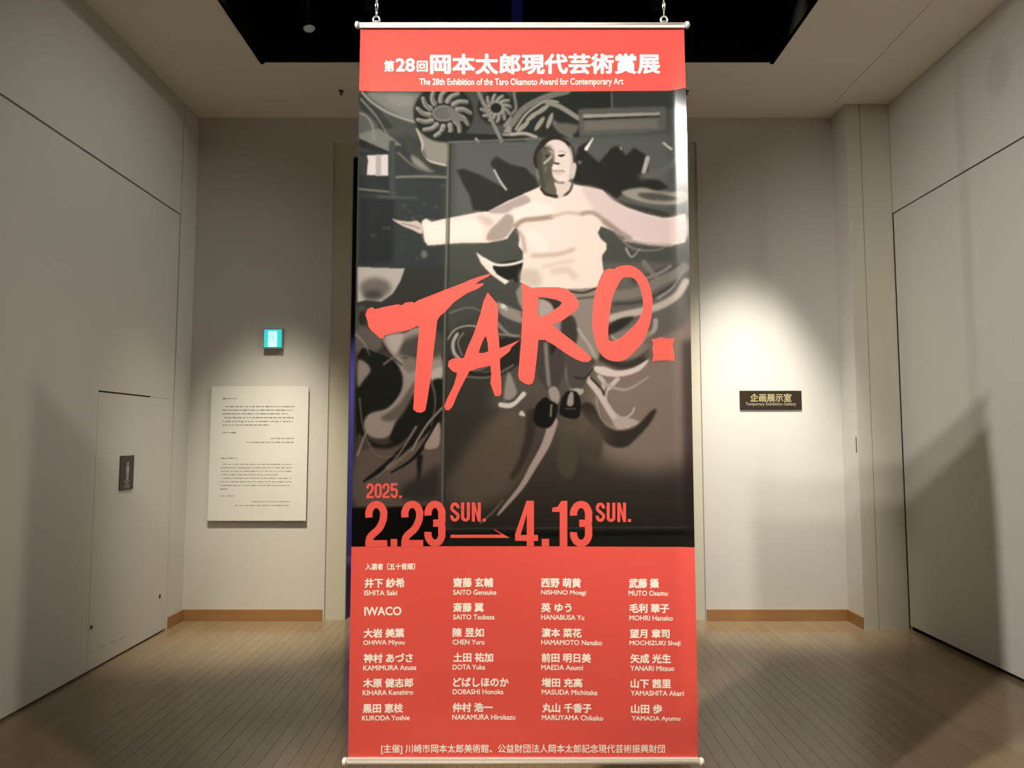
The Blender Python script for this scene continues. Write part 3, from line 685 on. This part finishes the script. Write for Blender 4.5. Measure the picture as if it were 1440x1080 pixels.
# thin post and skirting lines of the printed room
stroke('P', [(630, 200), (628, 330), (625, 480), (621, 760)], 2.6, (104, 104, 94), .4); stroke('P', [(633, 200), (631, 330), (628, 480), (624, 760)], 2.0, (50, 50, 45), .4)
stroke('P', [(632, 199), (760, 194)], 2.5, (108, 108, 100), .4)
poly('P', [(484, 714), (619, 712), (619, 775), (484, 775)], (15, 14, 12), 1, sm=False)
poly('P', [(622, 745), (976, 742), (976, 775), (622, 775)], (33, 34, 29), 1, sm=False)
poly('P', [(622, 750), (976, 746), (976, 752), (622, 758)], (22, 22, 19), .7, sm=False)
stroke('P', [(622, 744), (976, 741)], 1.6, (70, 70, 60), .4)
poly('P', [(958, 480), (975, 480), (980, 775), (962, 775)], (38, 32, 28), 4, .6, sm=False)

# mesh of the print
x0 = BX - BW + .009; x1 = BX + BW - .009
zt_, zb_ = onY(720, 128.2, BY)[1], onY(720, 768.5, BY)[1]
NX, NZ = 560, 760
GX, GZ = np.meshgrid(np.linspace(x0, x1, NX), np.linspace(zt_, zb_, NZ))
GY = wave(GX, GZ) - .00015
dep = BY * math.cos(PITCH) + (GZ - H) * math.sin(PITCH)
U = 720 + F * GX / dep; V = 540 - F * (-BY * math.sin(PITCH) + (GZ - H) * math.cos(PITCH)) / dep
fx = np.clip((U - PX0) * SS - .5, 0, CW - 2); fy = np.clip((V - PY0) * SS - .5, 0, CH - 2)
ix, iy = fx.astype(int), fy.astype(int); tx, ty = (fx - ix)[..., None], (fy - iy)[..., None]
c = img[iy, ix] * (1 - tx) * (1 - ty) + img[iy, ix + 1] * tx * (1 - ty) + img[iy + 1, ix] * (1 - tx) * ty + img[iy + 1, ix + 1] * tx * ty
c = np.clip(c / 255, 0, 1); c = np.where(c <= .04045, c / 12.92, ((c + .055) / 1.055) ** 2.4)
c = c * np.array((.53, .545, .60))
me = bpy.data.meshes.new('printed_photograph')
co = np.stack([GX - BX - .2 * curl(GX, GZ), GY, GZ - BZ1], -1).reshape(-1, 3)
idx = np.arange(NX * NZ).reshape(NZ, NX)
q = np.stack([idx[1:, :-1], idx[1:, 1:], idx[:-1, 1:], idx[:-1, :-1]], -1).reshape(-1, 4)
me.vertices.add(len(co)); me.vertices.foreach_set('co', co.ravel())
me.loops.add(q.size); me.loops.foreach_set('vertex_index', q.ravel().astype(np.int32))
me.polygons.add(len(q)); me.polygons.foreach_set('loop_start', np.arange(0, q.size, 4, dtype=np.int32)); me.polygons.foreach_set('loop_total', np.full(len(q), 4, np.int32))
me.update(calc_edges=True); me.polygons.foreach_set('use_smooth', np.ones(len(q), bool))
ca_ = me.color_attributes.new('print', 'FLOAT_COLOR', 'POINT')
ca_.data.foreach_set('color', np.concatenate([c.reshape(-1, 3), np.ones((NX * NZ, 1))], 1).ravel().astype(np.float32))
pp = link('printed_photograph', me, M_print, banner)
pp['label'] = 'black and white print of a man in a pale sweater leaping with arms outspread'

# --- lettering
def letters(name, items, mt, off=.0004, slice_w=None, plane=None, parent=banner):
    V_, F_, L_ = [], [], []; n = 0
    for body, box, bold in items:
        v, fs = text_mesh(body, bold); v = fit(v, box); L_.append(text_mesh.layers)
        V_.append(v); F_ += [tuple(i + n for i in f) for f in fs]; n += len(v)
    return banner_obj(name, np.concatenate(V_), F_, mt, off, slice_w, layers=np.concatenate(L_))
letters('title_lettering', [('第', (540, 85, 554.5, 101), .03), ('28', (556.5, 82, 583.5, 100.7), .03), ('回', (586, 85.5, 601.5, 101), .03),
                            ('岡本太郎現代芸術賞展', (604.8, 75.5, 928.5, 104.6), .034)], M_white, slice_w=.06)
letters('subtitle_lettering', [('The 28th Exhibition of the Taro Okamoto Award for Contemporary Art', (590, 110, 876.5, 122), .012)], M_white, slice_w=.05)
def cc(c_, pts): return px(c_, pts)
brush = [[cc('C', [(105, 315), (118, 280), (145, 268), (160, 281), (240, 262), (300, 250), (325, 256), (345, 240), (385, 235), (400, 241), (425, 225), (500, 195), (580, 163), (640, 140), (700, 117), (740, 98), (800, 78), (867, 60), (850, 77), (800, 102), (768, 126), (822, 120), (815, 132), (780, 155), (720, 180), (640, 235), (590, 290), (555, 320), (538, 348), (530, 420), (518, 520), (505, 640), (495, 720), (480, 820), (466, 895), (440, 909), (415, 906), (393, 888), (398, 800), (405, 700), (412, 600), (420, 500), (430, 388), (420, 378), (380, 400), (330, 415), (260, 428), (215, 440), (212, 458), (192, 456), (170, 435), (145, 415), (122, 385), (118, 355)])],
         [cc('C', [(845, 176), (870, 205), (906, 250), (909, 300), (905, 380), (912, 450), (918, 515), (960, 500), (1042, 465), (990, 510), (978, 535), (940, 565), (920, 580), (922, 650), (928, 720), (928, 795), (912, 808), (890, 806), (880, 780), (862, 728), (868, 680), (862, 620), (780, 640), (735, 655), (700, 720), (660, 800), (632, 870), (610, 893), (590, 893), (581, 870), (600, 820), (640, 740), (660, 667), (630, 655), (604, 625), (608, 595), (628, 580), (700, 575), (720, 520), (760, 430), (800, 310), (820, 230)]),
          cc('C', [(835, 440), (845, 480), (850, 535), (820, 545), (790, 545), (800, 510), (820, 460)])],
         [cc('D', [(60, 118), (90, 135), (120, 150), (180, 145), (280, 145), (330, 155), (370, 185), (405, 240), (405, 266), (380, 295), (310, 345), (245, 375), (300, 420), (370, 475), (440, 535), (475, 568), (482, 585), (460, 601), (430, 600), (390, 585), (330, 550), (260, 500), (200, 465), (160, 465), (155, 530), (145, 620), (135, 700), (125, 730), (100, 738), (70, 726), (45, 706), (38, 680), (45, 600), (55, 480), (60, 380), (65, 300), (65, 200)]),
          cc('D', [(160, 205), (200, 205), (270, 220), (305, 238), (290, 260), (250, 290), (200, 320), (165, 325), (155, 300), (158, 250)])],
         [smooth(cc('D', [(640, 25), (700, 15), (750, 30), (800, 75), (830, 130), (848, 200), (850, 280), (840, 350), (820, 420), (790, 480), (740, 540), (690, 585), (640, 598), (590, 590), (550, 565), (520, 520), (500, 450), (488, 380), (490, 300), (500, 210), (520, 130), (550, 60), (580, 38), (620, 38)]), True, 3),
          smooth(cc('D', [(690, 88), (740, 95), (775, 150), (790, 210), (795, 270), (780, 320), (750, 370), (700, 420), (650, 460), (605, 475), (585, 460), (585, 380), (595, 290), (610, 210), (640, 140), (665, 100)]), True, 3)],
         [cc('D', [(845, 465), (870, 462), (900, 453), (940, 462), (985, 458), (973, 500), (979, 540), (985, 595), (930, 590), (885, 592), (850, 598), (858, 560), (850, 520), (857, 490)])]]
for lp in brush:
    v, fs = poly_mesh(lp); banner_obj('brush_letter', v, fs, M_red, .0004, .03)
def strip(path, w, sm=True):     # one pen stroke of constant width as a mitred ribbon
    P = smooth(path, False, 6) if sm else path
    n = len(P); V_ = []
    for i in range(n):
        a, c_ = P[max(0, i - 1)], P[min(n - 1, i + 1)]
        d = math.hypot(c_[0] - a[0], c_[1] - a[1]) or 1; nx_, ny_ = -(c_[1] - a[1]) / d * w / 2, (c_[0] - a[0]) / d * w / 2
        V_ += [(P[i][0] + nx_, P[i][1] + ny_), (P[i][0] - nx_, P[i][1] - ny_)]
    return V_, [(2 * i, 2 * i + 1, 2 * i + 3, 2 * i + 2) for i in range(n - 1)]
def glyph(ch, x0, y0, x1, y1, s_):
    W, G = x1 - x0, y1 - y0; m_ = s_ / 2; k = W * .5; out = []
    def bowl(ya, yb, up):        # U-shaped arc between the two stems
        e = m_ if up else G - m_; q_ = .13 * W; r_ = min(k - m_, .16 * G) * (1 if up else -1)
        return [(m_, ya), (m_, e + r_), (m_ + q_, e + r_ * .25), (k, e), (W - m_ - q_, e + r_ * .25), (W - m_, e + r_), (W - m_, yb)]
    if ch == '2':
        out.append(strip(bowl(.36 * G, .30 * G, True) + [(W - m_ * 1.2, .42 * G), (W * .62, .60 * G), (m_ + W * .10, .76 * G), (m_, .88 * G), (m_, G)], s_))
        out.append(poly_mesh([[(0, G - s_ * .95), (W, G - s_ * .95), (W, G), (0, G)]]))
    if ch == '3':
        out.append(strip(bowl(.32 * G, .30 * G, True) + [(W - m_, .38 * G), (W * .80, .47 * G), (W * .42, .49 * G)], s_))
        out.append(strip([(W * .42, .485 * G), (W * .78, .50 * G), (W - m_, .60 * G)] + bowl(.68 * G, .70 * G, False)[::-1], s_))
    if ch == '4':
        out.append(poly_mesh([[(.50 * W, 0), (.82 * W, 0), (.82 * W, .745 * G), (W, .745 * G), (W, .875 * G), (.82 * W, .875 * G), (.82 * W, G), (.51 * W, G), (.51 * W, .875 * G), (0, .875 * G), (0, .73 * G)], [(.51 * W, .28 * G), (.51 * W, .745 * G), (.24 * W, .745 * G)]]))
    if ch == '1': out.append(poly_mesh([[(.62 * W, 0), (W, 0), (W, G), (W - s_, G), (W - s_, .24 * G), (0, .24 * G), (0, .15 * G), (.35 * W, .13 * G)]]))
    if ch == '0': out.append(strip(bowl(.5 * G, .5 * G, True) + bowl(.5 * G, .5 * G, False)[::-1], s_))
    if ch == '5':
        out.append(poly_mesh([[(0, 0), (W * .95, 0), (W * .95, s_), (s_, s_), (s_, .52 * G), (0, .52 * G)]]))
        out.append(strip([(m_, .47 * G), (W * .55, .40 * G), (W - m_, .5 * G)] + bowl(.70 * G, .70 * G, False)[::-1], s_))
    if ch == 'S': out.append(strip(bowl(.32 * G, .30 * G, True)[::-1] + [(m_ * 1.1, .36 * G), (W * .5, .50 * G), (W - m_ * 1.1, .64 * G)] + bowl(.68 * G, .70 * G, False)[::-1], s_))
    if ch == 'U': out.append(strip(bowl(0, 0, False), s_))
    if ch == 'N': out.append(poly_mesh([[(0, 0), (.34 * W, 0), (.66 * W, .58 * G), (.66 * W, 0), (W, 0), (W, G), (.68 * W, G), (.34 * W, .40 * G), (.34 * W, G), (0, G)]]))
    if ch == '.': out.append(poly_mesh([[(0, 0), (W, 0), (W, G), (0, G)]]))
    V_, F_, L_ = [], [], []; n = 0
    for li, (v, f) in enumerate(out):
        v = np.array(v) + (x0, y0); V_.append(v); F_ += [tuple(i + n for i in q_) for q_ in f]; L_ += [li] * len(v); n += len(v)
    banner_obj('date_letter', np.concatenate(V_), F_, M_red, .0004, .03, layers=L_)
for ch, xa, xb, ya_, yb2, s_ in [('2', 515.6, 525.6, 679.6, 700.4, 3.1), ('0', 527, 536.8, 679.6, 700.4, 3.1), ('2', 538, 548, 679.6, 700.4, 3.1), ('5', 549.6, 559.3, 679.6, 700.4, 3.1), ('.', 561.2, 564.8, 697, 700.4, 3),
                           ('2', 514.2, 544.6, 704.4, 769, 10), ('.', 549.4, 558.6, 758, 769, 10), ('2', 564.4, 594.9, 704.4, 769, 10), ('3', 596.9, 626, 704.4, 769, 10),
                           ('S', 633, 646, 706.7, 733.8, 4.3), ('U', 648.3, 660.6, 706.7, 733.8, 4.3), ('N', 663.4, 676, 706.7, 733.8, 4), ('.', 678.6, 683, 729.5, 733.8, 4),
                           ('4', 724.4, 756.7, 704.4, 769, 10), ('.', 761.8, 772.2, 758, 769, 10), ('1', 776.7, 797.8, 704.4, 769, 10.6), ('3', 801.8, 832.6, 704.4, 769, 10),
                           ('S', 837.8, 850.6, 706.7, 733.8, 4.3), ('U', 853, 865, 706.7, 733.8, 4.3), ('N', 867.8, 880, 706.7, 733.8, 4), ('.', 882.7, 887, 729.5, 733.8, 4)]:
    glyph(ch, xa, ya_, xb, yb2, s_)
v, fs = poly_mesh([[(633.3, 752.3), (706, 752.3), (694, 745), (695.5, 745), (717, 756.8), (633.3, 756.8)]]); banner_obj('arrow', v, fs, M_red, .0004, .03)
letters('list_heading', [('入選者〔五十音順〕', (514, 792, 583.5, 801.5), .03)], M_white)
NM = [[('井下 紗希', 513, 569, 'ISHITA Saki', 512.5, 558.5), ('IWACO', 512.6, 564.4, None, 0, 0), ('大岩 美葉', 511.5, 568.5, 'OHIWA Miyou', 511, 569), ('神村 あづさ', 511.5, 580.5, 'KAMIMURA Azusa', 511, 585.5), ('木原 健志郎', 510.8, 581, 'KIHARA Kenshiro', 510.3, 581), ('黒田 恵枝', 510.5, 567, 'KURODA Yoshie', 509.3, 576)],
      [('齋藤 玄輔', 637, 693.5, 'SAITO Gensuke', 637, 698), ('斎藤 翼', 637, 680, 'SAITO Tsubasa', 637, 695.7), ('陳 昱如', 636.3, 680.5, 'CHEN Yuru', 636.3, 681), ('土田 祐加', 637, 693.5, 'DOTA Yuka', 636.3, 682.3), ('どばしほのか', 637, 715.5, 'DOBASHI Honoka', 636.3, 708), ('仲村 浩一', 635.8, 693, 'NAKAMURA Hirokazu', 635.8, 724.6)],
      [('西野 萌黄', 761, 817, 'NISHINO Moegi', 761, 824), ('英 ゆう', 761, 804, 'HANABUSA Yu', 761, 821.5), ('濵本 菜花', 761.6, 818, 'HAMAMOTO Nanako', 761.2, 846.5), ('前田 明日美', 761.6, 831, 'MAEDA Asumi', 761.2, 820), ('増田 充高', 761.8, 819, 'MASUDA Michitaka', 761.8, 840), ('丸山 千香子', 762.5, 832, 'MARUYAMA Chikako', 762, 848)],
      [('武藤 攝', 884, 926, 'MUTO Osamu', 883.5, 938.3), ('毛利 華子', 884.7, 940.5, 'MOHRI Hanako', 884.7, 945.5), ('望月 章司', 885.3, 941, 'MOCHIZUKI Shoji', 885, 956), ('矢成 光生', 886, 943, 'YANARI Mitsuo', 886, 947.4), ('山下 茜里', 886.5, 943, 'YAMASHITA Akari', 886.5, 960.6), ('山田 歩', 887, 930.7, 'YAMADA Ayumu', 888, 956)]]
KY = [(813, 826.6), (848.2, 861.4), (883.7, 896.7), (918.7, 932), (953.8, 966.8), (989.3, 1002.5)]
for ci, col_ in enumerate(NM):
    for ri, (k, a0, a1, l, b0, b1) in enumerate(col_):
        y0, y1 = KY[ri]
        if l is None: it = [(k, (a0, y0 + 5, a1, y1 + 4), .025)]
        else: it = [(k, (a0, y0, a1, y1), .034), (l, (b0, y1 + 3.4, b1, y1 + 10.6 + (1.2 if any(q_ in l for q_ in 'gjy') else 0)), .02)]
        letters('name_entry', it, M_white)
letters('organiser_lettering', [('[主催] 川崎市岡本太郎美術館、公益財団法人岡本太郎記念現代芸術振興財団', (536, 1046.6, 935, 1060.4), .012)], M_white, slice_w=.06)

# ------------------------------------------------------------------ suspension chains
def chain(label, cx):
    t = thing('hanging_chain', label, 'chain', (cx, BY, 2.925), 'steel chains holding up the banner')
    bm = bmesh.new(); z = 2.93; k = 0
    while z < 4.66:
        pts = []
        for a in range(0, 360, 45):
            u_, v_ = 0.0040 * math.cos(R(a)), .013 * math.sin(R(a)); v_ += .004 * (1 if v_ > 0 else -1 if v_ < 0 else 0)
            pts.append((cx + (u_ if k % 2 else u_ * .35), BY + (u_ * .35 if k % 2 else u_), z + .012 + v_))
        add_tube(bm, pts, .0015, 6, True); z += .0235; k += 1
    o = into(t, obj('chain_links', bm, M_steel)); o['kind'] = 'stuff'
    bm = bmesh.new(); add_cyl(bm, (cx, BY, 4.66), (cx, BY, 4.70), .009, .009, 14); add_box(bm, cx - .02, cx + .02, BY - .02, BY + .02, 4.70, 4.715, .003)
    into(t, obj('bracket', bm, M_black))
chain('steel chain holding the left end of the banner rod', -.462)
chain('steel chain holding the right end of the banner rod', .518)
o = boxes('lighting_track', [(-2.6, 2.9, BY - .02, BY + .02, 4.712, 4.75)], M_black, None, .004); tag(o, 'black lighting track above the banner carrying its two chains', 'track')
for x in (-2.2, 0, 2.4): boxes('hanger', [(x - .01, x + .01, BY - .01, BY + .01, 4.75, 5.7)], M_black, o)

# ------------------------------------------------------------------ spotlights in the ceiling recess
def spotlight(label, loc, aim, mt_lens):
    t = thing('track_spotlight', label, 'spotlight', loc, 'spotlights in the black ceiling recess')
    d = (Vector(aim) - Vector(loc)).normalized(); p = Vector(loc)
    bm = bmesh.new(); add_cyl(bm, p - d * .16, p - d * .02, .034, .042, 24); add_cyl(bm, p - d * .02, p, .047, .047, 24, False); add_cyl(bm, p - d * .19, p - d * .16, .02, .034, 24)
    into(t, obj('lamp_body', bm, M_black))
    bm = bmesh.new(); add_cyl(bm, p - d * .015, p - d * .006, .043, .043, 24); add_cyl(bm, p - d * .006, p + d * .002, .016, .012, 16)
    into(t, obj('lens', bm, mt_lens))
    bm = bmesh.new(); q_ = p - d * .09; add_tube(bm, [q_ + Vector((.044, 0, 0)), q_ + Vector((.05, 0, .06)), q_ + Vector((.0, 0, .11)), q_ + Vector((-.05, 0, .06)), q_ + Vector((-.044, 0, 0))], .006)
    add_cyl(bm, q_ + Vector((0, 0, .10)), (q_.x, q_.y, 5.27), .008); add_box(bm, q_.x - .03, q_.x + .03, q_.y - .08, q_.y + .08, 5.27, 5.30, .004)
    into(t, obj('yoke', bm, M_black))
xl, zl = onY(435, 41, 5.25)
spotlight('small black spotlight with a pale lens, left of the banner top', (xl, 5.25, zl), (-1.0, 4.9, 2.0), M_glass)
for xp_, lb in ((519, 'dim black spotlight behind the left chain of the banner'), (922, 'dim black spotlight behind the right chain of the banner')):
    xl, zl = onY(xp_, 14, 5.35)
    spotlight(lb, (xl, 5.35, zl), (xl * .8, 6.6, 3.2), M_black)
o = boxes('recess_track', [(-2.2, 2.4, 5.14, 5.5, 5.302, 5.34)], M_black, None, .004); tag(o, 'black track board above the spotlights in the ceiling recess', 'track')
for x in (-2, 0, 2.2): boxes('hanger', [(x - .01, x + .01, 5.31, 5.33, 5.34, 5.7)], M_black, o)
xl, zl = onY(727, 14, 6.15)
o = boxes('added_blue_glow_bar', [(xl - .05, xl + .05, 6.17, 6.2, ZC + .1, 5.5)], M_blue, None, .004); tag(o, 'added faint blue upright bar, standing in for blue light deep in the black ceiling recess', 'added glow bar')  # added glowing bar standing in for blue light in the recess
for x_, lb in ((475, 'small sprinkler head on the ceiling left of the banner'), (970, 'small sprinkler head on the ceiling right of the banner')):
    X_ = (x_ - 720) / F * 5.5; bm = bmesh.new(); Y_ = 5.42
    add_cyl(bm, (X_, Y_, ZC), (X_, Y_, ZC - .006), .022, .02, 18); add_cyl(bm, (X_, Y_, ZC - .006), (X_, Y_, ZC - .028), .006, .006, 10); add_cyl(bm, (X_, Y_, ZC - .028), (X_, Y_, ZC - .031), .014, .014, 14)
    tag(obj('sprinkler', bm, M_latch), lb, 'sprinkler', 'ceiling sprinklers')

# ------------------------------------------------------------------ things on the back wall
def wall_letters(name, items, mt, Y, parent):
    V_, F_, L_ = [], [], []; n = 0
    for body, box, bold in items:
        v, fs = text_mesh(body, bold); v = fit(v, box); V_.append(v); L_.append(text_mesh.layers); F_ += [tuple(i + n for i in f) for f in fs]; n += len(v)
    v = np.concatenate(V_); me = bpy.data.meshes.new(name)
    me.from_pydata([(onY(x, y, Y)[0], Y - .00003 * l, onY(x, y, Y)[1]) for (x, y), l in zip(v, np.concatenate(L_))], [], F_); me.update()
    return into(parent, link(name, me, mt))
# introduction board
t = thing('text_board', 'white introduction board of small text on the wall left of the banner', 'information board', (-2.105, YB, 1.365))
bm = bmesh.new(); add_box(bm, -2.505, -1.695, YB - .034, YB - .028, .812, 1.92, .001); into(t, obj('board', bm, M_board))
bm = bmesh.new(); add_box(bm, -2.500, -1.700, YB - .028, YB - .002, .817, 1.915); into(t, obj('edge', bm, M_boardside))
lines = [(163, 262, 150, 16, 1)] + [(x0, x1, y, 13, .8) for x0, x1, y in ((180, 655, 205), (163, 648, 230), (163, 610, 255), (175, 650, 282), (163, 645, 308), (163, 480, 333), (165, 250, 385), (497, 650, 425), (330, 650, 452))] + \
        [(150, 262, 562, 12, .8)] + [(x0, x1, y, 9, .5) for x0, x1, y in ((165, 638, 604), (152, 636, 628), (150, 636, 652), (148, 545, 676), (165, 636, 700), (148, 634, 725), (148, 634, 750), (146, 195, 775), (142, 242, 822), (368, 630, 862), (248, 628, 888))]
bm = bmesh.new()
for x0_, x1_, y_, h_, dn in lines:
    x_ = x0_
    while x_ < x1_:
        wd = min(random.uniform(8, 34), x1_ - x_ + 3); hh = h_ * random.uniform(.35, .62) * .5
        P0, P1 = (280 + x_ / 4.912, 530 + (y_ - hh) / 4.912), (280 + (x_ + wd) / 4.912, 530 + (y_ + hh) / 4.912)
        a, b_ = onY(*P0, YB - .035), onY(*P1, YB - .035)
        vs = [bm.verts.new(q_) for q_ in ((a[0], YB - .0348, a[1]), (b_[0], YB - .0348, a[1]), (b_[0], YB - .0348, b_[1]), (a[0], YB - .0348, b_[1]))]
        bm.faces.new(vs); x_ += wd + random.uniform(3, 9)
into(t, obj('printed_lines', bm, M_ink))['kind'] = 'stuff'
# emergency exit sign
ex0, ez1 = onY(373.5, 463, YB); ex1, ez0 = onY(399, 489.5, YB)
t = thing('exit_sign', 'glowing green emergency exit sign above the white text board', 'exit sign', ((ex0 + ex1) / 2, YB, ez0))
bm = bmesh.new(); add_box(bm, ex0 - .003, ex1 + .003, YB - .045, YB, ez0 - .012, ez1 + .004, .004); into(t, obj('case', bm, M_exit_c))
W_ = ex1 - ex0; HH = ez1 - ez0
bm = bmesh.new(); add_box(bm, ex0 + .006, ex1 - .006, YB - .049, YB - .044, ez0 + .002, ez1 - .010, .001); fp = into(t, obj('face_panel', bm, M_exit_g))
def rel(parent, o, root): o.data.transform(__import__('mathutils').Matrix.Translation(-root.location)); o.parent = parent; return o
bm = bmesh.new(); add_box(bm, ex0 + W_ * .26, ex0 + W_ * .73, YB - .0505, YB - .0489, ez0 + .004, ez1 - HH * .15); rel(fp, obj('doorway_mark', bm, M_exit_w), t)
bm = bmesh.new(); fxm = ex0 + W_ * .50; fz = ez0 + HH * .50; Yf = YB - .0512
def limb(p, q_, r): add_box_line(bm, (fxm + p[0] * W_, Yf, fz + p[1] * HH), (fxm + q_[0] * W_, Yf, fz + q_[1] * HH), r)
def add_box_line(bm, p, q_, r): add_cyl(bm, p, q_, r, r * .8, 8)
add_cyl(bm, (fxm - .08 * W_, Yf, fz + .22 * HH), (fxm - .08 * W_, Yf - .001, fz + .22 * HH), .007, .007, 14)
for p, q_, r in (((-.04, .15), (.03, -.04), .005), ((-.04, .13), (-.18, .03), .0028), ((-.02, .13), (.12, .10), .0028), ((.02, -.04), (.12, -.14), .0036), ((.12, -.14), (.10, -.30), .003), ((.02, -.04), (-.08, -.16), .0036), ((-.08, -.16), (-.2, -.2), .003)):
    limb(p, q_, r)
rel(fp, obj('running_figure', bm, M_exit_f), t)
# gallery name plate
t = thing('gallery_name_plate', 'dark brown name plate with gold lettering right of the banner', 'sign', (2.16, YB, 1.73))
a, b_ = onY(1039.5, 549.5, YB), onY(1127, 576, YB)
bm = bmesh.new(); add_box(bm, a[0], b_[0], YB - .012, YB, b_[1], a[1], .0015); into(t, obj('plate', bm, M_plate))
wall_letters('gold_lettering', [('企画展示室', (1055, 553.5, 1113, 565), .02)], M_gold, YB - .0128, t)
wall_letters('pale_lettering', [('Temporary Exhibition Gallery', (1048.5, 565.8, 1119.5, 571.5), .012)], M_pale, YB - .0128, t)
# restroom sign on the left panel
t = thing('restroom_sign', 'narrow dark plate with a standing figure on the left wall panel', 'sign', (XL, 4.95, 1.14))
bm = bmesh.new(); add_box(bm, XL, XL + .008, 4.87, 5.045, 1.132, 1.370, .0015); into(t, obj('plate', bm, M_toilet))
bm = bmesh.new(); yc, zc = 4.962, 1.262; Xs = XL + .0088
add_cyl(bm, (Xs - .001, yc, zc + .052), (Xs, yc, zc + .052), .0125, .0125, 16)
add_box(bm, Xs - .001, Xs, yc - .018, yc + .018, zc - .012, zc + .036)
add_box(bm, Xs - .001, Xs, yc - .014, yc - .002, zc - .066, zc - .012); add_box(bm, Xs - .001, Xs, yc + .002, yc + .014, zc - .066, zc - .012)
into(t, obj('figure_mark', bm, M_toilet2))
bm = bmesh.new()
vs = [bm.verts.new(q_) for q_ in ((Xs, yc - .05, 1.205 - .008), (Xs, yc + .045, 1.205 - .008), (Xs, yc - .002, 1.165))]; bm.faces.new(vs)
add_box(bm, Xs - .001, Xs - .0001, yc - .035, yc + .035, 1.145, 1.168)
into(t, obj('arrow_mark', bm, M_toilet3))
